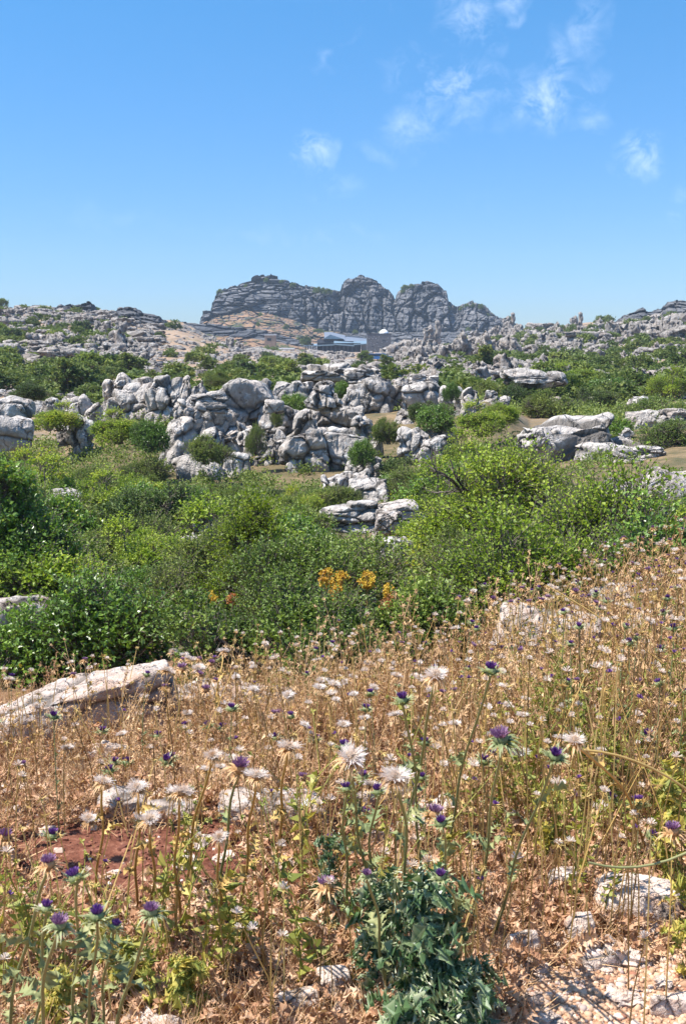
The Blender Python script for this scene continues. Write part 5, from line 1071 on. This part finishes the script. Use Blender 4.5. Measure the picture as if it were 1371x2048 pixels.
# ------------------------------------------------------------------ thistles: one thing each
def head_meshes(kind, seed):
    """local: origin at stem top, +Z along the stem. size in metres for a 6 cm head"""
    r = rng(seed); mb = MB()
    # involucre
    nu, nv = 10, 6; VV = []
    for i in range(nv + 1):
        f = i / nv; rad = .017 * math.sin(math.pi * (.12 + .62 * f)); 
        for j in range(nu): th = 2 * math.pi * j / nu; VV.append((rad * math.cos(th), rad * math.sin(th), f * .026))
    mb.add(VV, [(i * nu + j, i * nu + (j + 1) % nu, (i + 1) * nu + (j + 1) % nu, (i + 1) * nu + j) for i in range(nv) for j in range(nu)], rnd=.35)
    # spiny bracts in three whorls, arching out and down (dry) or out (green)
    nbr = 30; 
    for k in range(nbr):
        a = 2 * math.pi * k / nbr * 3.236 + r.normal(0, .1); f = (k % 3) / 3; z0 = .006 + .012 * f; L = r.uniform(.018, .044); dz = {'dry': (.1, -1.2), 'green': (.55, -.35), 'open': (.3, -.9)}[kind]
        o = np.array([math.cos(a), math.sin(a), r.normal(0, .15)]); sdv = np.array([-math.sin(a), math.cos(a), 0]); t3 = np.linspace(0, 1, 5)
        C = o * (.013 + L * t3 * .85)[:, None] + np.array([0, 0, 1]) * (z0 + L * (dz[0] * t3 + dz[1] * t3**2 * .8 * r.uniform(.5, 1.3)))[:, None]; wd_ = np.array([.0045, .0042, .0030, .0016, .0002])
        V = np.concatenate([C + sdv * wd_[:, None], C - sdv * wd_[:, None], C + np.array([0, 0, -.0022]) * (1 - t3)[:, None]]); Q = []
        for i in range(4): Q += [(i, i + 1, 10 + i + 1, 10 + i), (10 + i, 10 + i + 1, 5 + i + 1, 5 + i)]
        mb.add(V, Q, rnd=np.tile(np.linspace(.3, 1, 5), 3))
    bm_ = mb
    fl = MB()
    if kind == 'dry':
        n = 560; a = r.uniform(0, 6.28, n); ph = np.arccos(r.uniform(.02, 1, n)); d = np.stack([np.sin(ph) * np.cos(a), np.sin(ph) * np.sin(a), np.cos(ph) * .6 + .10], -1) + r.normal(0, .16, (n, 3))
        b0 = np.stack([np.cos(a) * .010 * np.sin(ph), np.sin(a) * .010 * np.sin(ph), np.full(n, .020)], -1); L = r.uniform(.014, .031, n) * (1 + .25 * np.sin(a * 2 + seed))
        sticks(fl, b0, b0 + d * L[:, None] + r.normal(0, .003, (n, 3)), .0006, .0004, np.clip(.15 + np.sin(ph) * .7 + r.normal(0, .15, n), 0, 1))
        n = 40; sticks(fl, np.stack([r.normal(0, .005, n), r.normal(0, .005, n), np.full(n, .018)], -1), np.stack([r.normal(0, .007, n), r.normal(0, .007, n), np.full(n, .034)], -1), .0016, .001, r.uniform(0, .3, n))
    else:
        n = 150; a = r.uniform(0, 6.28, n); sp = (.62 if kind == 'green' else .9) * np.sqrt(r.random(n)); d = norm(np.stack([np.cos(a) * sp, np.sin(a) * sp, np.ones(n) * .9], -1))
        b0 = np.stack([np.cos(a) * .008 * sp, np.sin(a) * .008 * sp, np.full(n, .020)], -1); L = r.uniform(.014, .024, n)
        sticks(fl, b0, b0 + d * L[:, None] + r.normal(0, .0012, (n, 3)), .0011, .0009, r.random(n))
    return bm_, fl
HEADS = {}
for kd, bmat, fmat, nm in (('dry', 'bract_dry', 'pappus', 'pappus'), ('green', 'bract_green', 'petal', 'florets'), ('open', 'bract_dry', 'petal_pale', 'florets'), ('open2', 'bract_green', 'petal_pale', 'florets')):
    HEADS[kd] = []
    for i in range(3):
        a, c_ = head_meshes(kd[:4].replace('2', '') if kd != 'green' else 'green', 500 + i * 7 + len(kd)); HEADS[kd].append((a.mesh('bracts', M[bmat]), c_.mesh(nm, M[fmat]), nm))
def stem_mesh(seed, mat, nleaf=4):
    r = rng(seed); mb = MB(); a = r.uniform(0, 6.28); k = r.uniform(.02, .11); t3 = np.linspace(0, 1, 10); ph = r.uniform(0, 6)
    P = np.stack([math.cos(a) * k * t3**1.6 + .008 * np.sin(t3 * 6 + ph) * t3, math.sin(a) * k * t3**1.6 + .008 * np.cos(t3 * 5 + ph) * t3, t3], -1); tube(mb, P, np.linspace(.0048, .0030, 10), 6, np.repeat(np.linspace(.2, .8, 10), 6))
    for _ in range(nleaf):
        f = r.uniform(.1, .75); q = np.array([np.interp(f, t3, P[:, j]) for j in range(3)]); 
        rot_instances(mb, TL[r.integers(6)], q[None], np.array([r.uniform(0, 6.28)]), np.array([r.uniform(.2, 1.0)]), np.array([r.normal(0, .5)]), np.array([r.uniform(.5, .9)]), r.random(1))
    return mb.mesh('stem', mat), P[-1], norm((P[-1] - P[-3])[None])[0]
STEMS = {k: [stem_mesh(600 + i + j * 20, M[mt], 3 + i % 3) for i in range(5)] for j, (k, mt) in enumerate((('green', 'stem_green'), ('dry', 'stem_dry')))}
TYPE = {'w': ('dry', 'dry'), 'p': ('green', 'green'), 'f': ('open', 'dry'), 'g': ('open2', 'green')}
NAMEW = {'w': 'white fluffy seed head', 'p': 'purple thistle flower', 'f': 'faded mauve thistle head', 'g': 'large mauve thistle head with green spines'}
BASE = {(698,1528): (757, 1850, 1.85), (790,1565): (802, 1880, 1.9), (870,1362): (800, 1760, 1.9), (980,1352): (880, 1760, 1.95), (1003,1490): (945, 1850, 1.95), (1107,1522): (985, 1880, 1.9), (805,1410): (842, 1800, 2.1), (733,1757): (772, 2000, 1.95), (882,1762): (930, 1930, 2.0),
        (576,1505): (552, 1760, 2.3), (512,1562): (478, 1830, 2.2), (425,1520): (368, 1800, 2.4), (155,1768): (148, 2100, 1.7), (195,1845): (150, 2200, 1.6), (118,1862): (80, 2200, 1.55), (303,1835): (225, 2200, 1.6), (97,1740): (15, 2100, 1.7), (227,1865): (200, 2100, 1.7), (93,1828): (60, 2150, 1.7),
        (438,1682): (440, 1900, 2.3), (360,1597): (362, 1850, 2.2), (205,1572): (190, 1800, 2.5), (278,1582): (275, 1830, 2.4), (298,1648): (300, 1850, 2.3), (693,1587): (700, 1850, 2.0), (757,1592): (740, 1850, 2.0), (883,1655): (905, 1850, 2.0), (447,1308): (425, 1520, None), (1150,1492): (1290, 1700, 2.0), (478,1545): (440, 1850, 2.3)}
def thistle(px, row, size, ty, lab, group=None, Y=None, seed=0, bush=0):
    """size = head width in photo pixels"""
    r = rng(9000 + seed); real = {'w': .066, 'p': .036, 'f': .05, 'g': .055}[ty] * r.uniform(.92, 1.08)
    if Y is None: Y = max(F * real / size, 1.35)
    bs = BASE.get((px, row))
    if bs and bs[2]: Y = bs[2]
    top = P3(px, row, Y); hk, sk = TYPE[ty]; st = STEMS[sk][r.integers(5)]; rz = r.uniform(0, 6.28)
    sc = size * Y / F / {'w': .102, 'p': .042, 'f': .056, 'g': .054}[ty]; hd = HEADS[hk][r.integers(3)]
    if bs:
        Yb = hit(bs[0], bs[1]); p0 = P3(bs[0], bs[1], Yb); d = top - p0; n_ = 12; t3 = np.linspace(0, 1, n_)[:, None]
        ctl = np.array([d.x * .42 + r.normal(0, .015), d.y * .42, d.z * .55]); P_ = 2 * t3 * (1 - t3) * ctl + t3**2 * np.array(d); P_[:, 0] += .006 * np.sin(t3[:, 0] * 9 + seed) * t3[:, 0] * (1 - t3[:, 0]) * 4
        mb = MB(); tube(mb, P_, np.linspace(.0042, .0028, n_) * (1 if ty != 'p' else .85), 7, np.repeat(np.linspace(.2, .8, n_), 7))
        for _ in range(5):
            f = r.uniform(.08, .8); q = np.array([np.interp(f, t3[:, 0], P_[:, j]) for j in range(3)]); rot_instances(mb, TL[r.integers(6)], q[None], np.array([r.uniform(0, 6.28)]), np.array([r.uniform(.2, 1.0)]), np.array([r.normal(0, .5)]), np.array([r.uniform(.3, .7)]), r.random(1))
        root = bpy.data.objects.new('thistle', None); COL.objects.link(root); root.location = p0; ob('stem', mb.mesh('stem', M['stem_green' if ty != 'w' or px in (698, 790, 870) else 'stem_dry'], True), root)
        tv = Vector(P_[-1] - P_[-3]).normalized(); tv = (tv * .3 + Vector((0, .15, .8)) + Vector(r.normal(0, .13, 3))).normalized()
        b_ = ob('bracts', hd[0], root, loc=d, rot=tv.to_track_quat('Z', 'Y').to_euler(), scale=sc); ob(hd[2], hd[1], b_); tag(root, lab, 'thistle', group); return root
    bx, by = top.x, top.y
    for _ in range(3):
        gz = float(H(bx, by)[0]) - .02; h = max(top.z - gz, .12); tx, ty_ = st[1][0] * h, st[1][1] * h; c_, s_2 = math.cos(rz), math.sin(rz)
        bx = top.x - (tx * c_ - ty_ * s_2); by = top.y - (tx * s_2 + ty_ * c_)
    root = bpy.data.objects.new('thistle', None); COL.objects.link(root); root.location = (bx, by, gz); root.rotation_euler = (0, 0, rz)
    rs = {'p': .9, 'g': 1.0, 'f': .9, 'w': 1.0}[ty] * min(1.0, .55 + h * .6); ob('stem', st[0], root, scale=(h if h < .5 else h, h if h < .5 else h, h))
    root.children[0].scale = (h, h, h)
    hd = HEADS[hk][r.integers(3)]; sc = size * Y / F / {'w': .092, 'p': .040, 'f': .052, 'g': .052}[ty]
    d = Vector(st[2]); d = (d + Vector(r.normal(0, .16, 3))).normalized(); rot = d.to_track_quat('Z', 'Y').to_euler()
    p = Vector(st[1]) * h; p -= d * .002
    b_ = ob('bracts', hd[0], root, loc=p, rot=rot, scale=sc); ob(hd[2], hd[1], b_)
    tag(root, lab, 'thistle', group); return root
HL_ = [ # named heads: px,row,size,type,label
 (698,1528,92,'w','biggest white fluffy thistle seed head, just left of centre near the front'),(790,1565,78,'w','large tan and white thistle seed head right of the biggest one'),(870,1362,70,'w','tall leaning thistle with a half white half mauve head above the box bush edge'),
 (1150,1492,62,'w','white fluffy thistle head on a long bent stalk at the right'),(576,1505,62,'w','white topped thistle on a straight tan stem in front of dry weeds at the centre'),(512,1562,62,'w','cream thistle seed head between the mauve pair and the ochre slab'),
 (425,1520,52,'w','round white thistle head on a leaning yellow stem left of centre'),(360,1597,68,'w','broad white thistle head above the ochre stained slab'),(278,1582,56,'w','flat cream thistle head over the lichen spotted stone'),(205,1572,52,'w','white fluffy thistle head left of the flat cream one'),
 (298,1648,62,'w','cream thistle head with drooping tan spines at the edge of the red soil'),(438,1682,50,'w','white and mauve thistle head above the middle of the red soil'),(180,1645,46,'w','white and mauve thistle head at the left of the red soil'),(738,1678,42,'w','small white thistle head below the biggest one'),
 (1037,1512,44,'w','white thistle head beside the large mauve one at the right'),(1195,1682,46,'w','drooping grey white thistle head above the cream stone'),(652,1785,46,'f','ragged pale mauve thistle head left of the dark green plant'),
 (1003,1490,52,'g','large mauve thistle head with long straw coloured spines right of centre'),(980,1352,30,'p','tall purple thistle leaning right of the box bush'),(1107,1522,32,'p','purple thistle on a leaning stem right of the large mauve head'),(805,1410,28,'p','purple thistle on a straight green stem left of the tall leaning pair'),
 (155,1768,36,'p','purple thistle in bloom above its neighbours at the lower left'),(93,1828,30,'p','deep purple thistle just left of the big pale mauve head'),(118,1862,50,'g','big pale mauve thistle head with grey green spines at the lower left'),(195,1845,38,'p','largest deep purple thistle at the lower left'),
 (227,1865,28,'p','purple thistle touching the largest purple one on its right'),(303,1835,44,'g','mauve thistle head with wide green spines at the lower left'),(97,1740,46,'f','faded brownish mauve thistle head at the left edge of the red soil'),(478,1545,48,'f','faded mauve thistle head above the cream seed head'),
 (693,1587,24,'p','purple thistle directly below the biggest white head'),(757,1592,26,'p','purple thistle left of the large tan and white head'),(883,1655,27,'p','purple thistle right of centre over yellow stalks'),(882,1762,28,'p','purple thistle over the dark green leaves at the right side'),
 (733,1757,28,'g','mauve thistle above the dark green thistle leaves'),(726,1797,24,'p','purple thistle close below the mauve one over the dark green leaves'),(630,1712,20,'p','small purple thistle left of the green stem cluster'),(1228,1587,22,'p','small purple thistle in the yellow green weeds at the right'),
 (1277,1617,28,'p','pale purple round thistle at the right above green leaves'),(1302,1680,24,'p','purple thistle lying sideways at the right'),(1342,1672,42,'f','pinkish mauve thistle head at the right edge'),(1217,1637,22,'p','purple thistle with long pale spines at the right'),
 (1340,1517,34,'w','white thistle head near the right edge above green leaves'),(1293,1477,22,'p','purple thistle in straw weeds near the right edge'),(965,1530,24,'p','small purple thistle left of the large mauve head'),(687,1502,24,'p','small purple thistle behind the biggest white head'),
 (420,1607,18,'p','leftmost of three small purple thistles in a row above the red soil'),(446,1607,18,'p','middle one of three small purple thistles in a row above the red soil'),(472,1613,15,'p','rightmost of three small purple thistles in a row above the red soil'),
 (350,1737,20,'p','left one of two small purple thistles over the red soil'),(377,1750,18,'p','right one of two small purple thistles over the red soil'),(322,1797,18,'p','small purple thistle below the red soil patch'),(340,1822,22,'p','small purple thistle right of the mauve green spined head'),
 (230,1660,20,'p','small purple thistle at the top of the red soil'),(211,1700,18,'p','small dull purple thistle inside the red soil patch'),(254,1572,20,'p','small purple thistle between two cream heads'),(52,1992,18,'p','small purple thistle in the bottom left corner'),
 (116,1996,26,'p','purple thistle at the bottom left near the corner'),(235,1990,20,'p','purple thistle low at the bottom left over green leaves'),(312,1982,14,'p','tiny purple bud at the bottom left over yellow leaves'),(725,1966,22,'p','purple thistle low down over the dark green rosette'),
 (555,1806,18,'p','small purple thistle beside a small white stone'),(44,2000+8,14,'p','tiny purple thistle at the very bottom left'),(447,1308,30,'w','upper head of a tall yellow stemmed thistle in front of the box bush'),(395,1342,34,'w','white thistle head in front of the left part of the box bush'),
 (332,1345,32,'w','white thistle head rising over the long pale slab'),(365,1343,24,'f','small mauve thistle head over the long pale slab'),(345,1308,26,'w','tan thistle tuft highest over the long pale slab'),(412,1385,22,'f','small mauve thistle head below the white one in front of the box bush'),
 (137,1538,34,'w','white thistle head among brown weeds at the left'),(90,1632,28,'w','small white thistle head at the left edge of the red soil'),(28,1588,28,'w','small white thistle head at the far left'),(22,1885,34,'f','faded thistle head at the left edge'),
 (42,1845,28,'w','white thistle head at the left edge above the pale mauve head'),(1013,1413,28,'w','cream thistle head right of the tall purple thistle'),(840,1480,36,'w','white thistle head behind two green stems'),(668,1375,36,'w','tan tufted thistle in the middle of the dry weeds'),
 (575,1395,34,'w','yellowish tufted thistle on a tall stem in the dry weeds'),(460,1580,36,'w','small cream head between the mauve head and the broad white head'),(700,1660,22,'f','small mauve thistle below the biggest white head'),(590,1755,26,'w','small white thistle head over straw at the centre bottom'),
 (240,1812,30,'w','small cream head behind the largest purple thistle'),(865,1640,44,'f','ragged mauve and grey thistle left of the purple one right of centre'),(1145,1612,30,'f','mauve thistle head in the wiry weeds at the right'),(560,1590,26,'f','small mauve head above the ochre slab'),
]
for i, (px, row, sz, ty, lab) in enumerate(HL_): thistle(px, row, sz, ty, lab, seed=i)
# the rest of the thistle field
r = rng(404); k = 0; tries = 0; GL = {'w': ('small white topped dry thistle among the brown weeds', 'white topped thistles in the dry weeds'), 'f': ('small mauve tinged dry thistle among the brown weeds', 'mauve thistles in the dry weeds'), 'p': ('small purple thistle among the brown weeds', 'small purple thistles in the dry weeds')}
while k < 215 and tries < 6000:
    tries += 1; px = r.uniform(-30, 1400); f = r.random(); Y = 3.2 + 6.2 * f**1.0
    if Y > back_edge(px) - .1: continue
    if px < 330 and Y > 4.6 and r.random() < .8: continue
    if 150 < px < 600 and 3.0 < Y < 3.8 and r.random() < .7: continue
    dens = np.interp(px, [0, 400, 700, 900, 1371], [.3, .5, .8, 1, 1]); 
    if r.random() > dens: continue
    gp = ground(px, Y); h = r.uniform(.2, .40) * (1.35 if px > 900 else 1) * (.8 if Y > 4.6 and px < 900 else 1); top = Vector((gp.x, gp.y, gp.z + h)); ppx, prow = to_px(*top)
    ty = r.choice(['w', 'w', 'w', 'f', 'f', 'p'] if px < 1000 else ['w', 'w', 'f', 'f', 'p', 'p']); real = {'w': .05, 'f': .036, 'p': .028}[ty] * r.uniform(.75, 1.1)
    thistle(ppx, prow, real * F / Y, ty, GL[ty][0], GL[ty][1], Y=Y, seed=1000 + k); k += 1

# leafy thistle rosettes (thing > leaf parts)
def rosette(px, row, Y, n, L, mat, lab, seed, h=.25, z=None, leafW=.36):
    L = L * .44; n = int(n * 2.5)
    r = rng(seed); gp = P3(px, row, Y); gz = float(H(gp.x, Y)[0]); root = bpy.data.objects.new('thistle_rosette', None); COL.objects.link(root); root.location = (gp.x, Y, gz); tag(root, lab, 'thistle plant')
    lm = []
    for i in range(5):
        V, q, t_, r0 = spiny_leaf(seed * 10 + i, L, L * leafW * 1.7, 7, .8, .35); lm.append(mesh_from('leaf', V, None, t_, mat, {'rnd': r0}, False))
    for i in range(n):
        zz = h * r.random()**1.2; ob('leaf', lm[i % 5], root, loc=(r.normal(0, L * .35), r.normal(0, L * .3), zz), rot=(r.normal(0, .5), r.normal(-.35, .4), r.uniform(0, 6.28)), scale=r.uniform(.55, 1.15))
    return root
rosette(850, 1960, 2.35, 62, .17, M['leaf_spiny'], 'dark blue green spiny thistle plant at the bottom right of centre', 71, .38)
rosette(760, 1900, 2.55, 34, .14, M['leaf_spiny'], 'dark green spiny thistle leaves at the left of the big plant', 72, .30)
rosette(940, 1990, 2.3, 40, .15, M['leaf_spiny'], 'dark green spiny thistle leaves low at the right of the big plant', 73, .22)
rosette(820, 2040, 2.2, 34, .15, M['leaf_spiny'], 'dark green spiny thistle leaves at the bottom edge', 74, .2)
rosette(1345, 1630, 3.0, 22, .12, M['leaf_yg'], 'light green spiny thistle leaves at the right edge', 75, .35)
rosette(1385, 1740, 2.6, 14, .12, M['leaf_yg'], 'green trailing thistle leaves above the cream stone', 76, .25)
rosette(250, 1950, 2.5, 34, .11, M['leaf_yg'], 'yellow and green spiny leaves at the bottom left', 77, .16)
rosette(370, 1990, 2.45, 30, .11, M['leaf_yg'], 'bright yellow green leaves at the bottom left of centre', 78, .14)
rosette(120, 2010, 2.4, 22, .11, M['leaf_yg'], 'green leaves in the bottom left corner', 79, .14)
rosette(480, 1900, 2.75, 20, .09, M['leaf_yg'], 'small yellow leaves left of the white stones', 80, .12)
rosette(660, 1760, 2.9, 20, .10, M['leaf_spiny'], 'small green spiny leaves under the green thistle stems', 81, .25)
rosette(1100, 1620, 3.2, 22, .09, M['leaf_yg'], 'small green leaves in the wiry weeds right of centre', 82, .25)
for i, (px0, row0, Y0, px1, row1, Y1, lab) in enumerate(((1165, 1500, 2.25, 1400, 1600, 2.3, 'long bent straw stalk reaching in from the right edge'), (1175, 1725, 2.3, 1400, 1690, 2.4, 'green bent stalk trailing above the cream stone'), (1090, 1170, 4.2, 1400, 1390, 4.0, 'thin grey leaning stalk across the right edge'))):
    a, c_ = P3(px0, row0, Y0), P3(px1, row1, Y1); t3 = np.linspace(0, 1, 8)[:, None]; A_, B_ = np.array(a), np.array(c_); md = (A_ + B_) / 2 + np.array([0, 0, .05 if i != 1 else -.06])
    mb = MB(); tube(mb, (1 - t3)**2 * A_ + 2 * t3 * (1 - t3) * md + t3**2 * B_, .0028, 6, .8); tag(ob('bent_stalk', mb.mesh('bent_stalk', M['stem_dry'] if i != 1 else M['stem_green'], True)), lab, 'stalk')

# ------------------------------------------------------------------ spurge with orange heads
M['spurge'] = leaf_mat('spurge_bracts', [(0, (.42, .18, .04)), (.5, (.60, .40, .06)), (1, (.64, .54, .10))], .3, .6, .2, .2)
M['spurge_brown'] = leaf_mat('spurge_brown', [(0, (.28, .10, .05)), (.6, (.45, .19, .08)), (1, (.52, .35, .10))], .3, .6, .2, .1)
def spurge(px, row, wpx, hpx, Y, mat, lab, seed):
    r = rng(seed); u = pscale(Y) * 1.15; w, h = wpx * u, hpx * u; top = P3(px, row, Y); root = bpy.data.objects.new('spurge_plant', None); COL.objects.link(root); root.location = (top.x, Y, top.z - .45); tag(root, lab, 'spurge')
    mb = MB(); c0 = np.array([0, 0, .45]); tube(mb, np.array([(0, .05, 0), (.0, .02, .2), (0, 0, .45)]), .007, 5, .4); nC = 16; C = c0 + rdir(r, nC) * np.array([w / 2, w / 2, h / 2]) * .8
    for q in C: sticks(mb, np.array([0, 0, .45 - h * .5]), q, .003, .002, .4)
    ob('stem', mb.mesh('stem', M['stem_dry']), root); fm = MB(); n = 420; ix = r.integers(0, nC, n); P_ = C[ix] + rdir(r, n) * (w * .20) * r.random((n, 1)); d = norm(P_ - C[ix] + rdir(r, n) * .01)
    leaves(fm, P_, d, rdir(r, n), .013, .013, np.clip(r.random(nC)[ix] * .5 + r.random(n) * .5, 0, 1), .2); ob('flower_cluster', fm.mesh('flower_cluster', mat), root)
    lv = MB(); n = 60; zz = r.uniform(.1, .4, n); a = r.uniform(0, 6.28, n); d = norm(np.stack([np.cos(a), np.sin(a), np.full(n, -.1)], -1)); leaves(lv, np.stack([a * 0, a * 0, zz], -1), d, rdir(r, n, 2), .07, .010, r.random(n)); ob('leaf', lv.mesh('leaf', M['leaf_spiny']), root)
spurge(653, 1158, 26, 50, 6.45, M['spurge'], 'orange spurge head, top left one over the box bush', 1)
spurge(682, 1162, 26, 36, 6.45, M['spurge'], 'golden spurge head right of the top left one', 2)
spurge(674, 1198, 36, 52, 6.35, M['spurge'], 'wide golden orange spurge head below the top pair', 3)
spurge(735, 1160, 32, 30, 6.50, M['spurge'], 'yellow spurge head in the middle over blue green leaves', 4)
spurge(780, 1180, 24, 38, 6.45, M['spurge'], 'small golden spurge head above the brown one', 5)
spurge(786, 1218, 46, 58, 6.25, M['spurge_brown'], 'large rusty brown spurge head at the right', 6)
spurge(428, 1193, 24, 22, 8.6, M['spurge'], 'yellow spurge head between rocks left of the box bush', 7)
spurge(464, 1198, 18, 22, 8.6, M['spurge_brown'], 'brown spurge head beside a small pale stone', 8)
spurge(386, 1262, 22, 24, 7.8, M['spurge'], 'faint yellow spurge head at the left tip of the box bush', 9)
def dock(px, r0, r1, Y, seed, lab):
    r = rng(seed); a, b_ = P3(px, r1, Y), P3(px + 3, r0, Y); root = bpy.data.objects.new('dock_spike', None); COL.objects.link(root); root.location = a; mb = MB(); h = b_.z - a.z; tube(mb, np.array([(0, 0, -.2), (0, 0, h * .5), (.01, 0, h)]), .005, 4, .3); ob('stem', mb.mesh('stem', M['stem_dry']), root)
    f = MB(); n = 240; zz = h * (1 - r.random(n)**1.3 * .8); leaves(f, np.stack([r.normal(0, .006, n), r.normal(0, .006, n), zz], -1), rdir(r, n), rdir(r, n), .018, .014, r.random(n)); ob('seed_cluster', f.mesh('seed_cluster', M['spurge_brown']), root); tag(root, lab, 'dock')
dock(1006, 1115, 1175, 7.6, 5, 'rust coloured dock seed spike in front of the hawthorn')

# ------------------------------------------------------------------ haze: even thin air round everything
mb = MB(); mb.box((0, 0, 38), (2160, 2160, 108)); hz = ob('haze', mb.mesh('haze', None)); tag(hz, kind='stuff')
m = bpy.data.materials.new('haze'); m.use_nodes = True; t = m.node_tree; t.nodes.clear(); pv = N(t, 'ShaderNodeVolumePrincipled'); pv.inputs['Color'].default_value = (.66, .82, 1.0, 1); pv.inputs['Density'].default_value = .00022
o_ = N(t, 'ShaderNodeOutputMaterial'); t.links.new(pv.outputs[0], o_.inputs['Volume']); hz.data.materials.append(m)
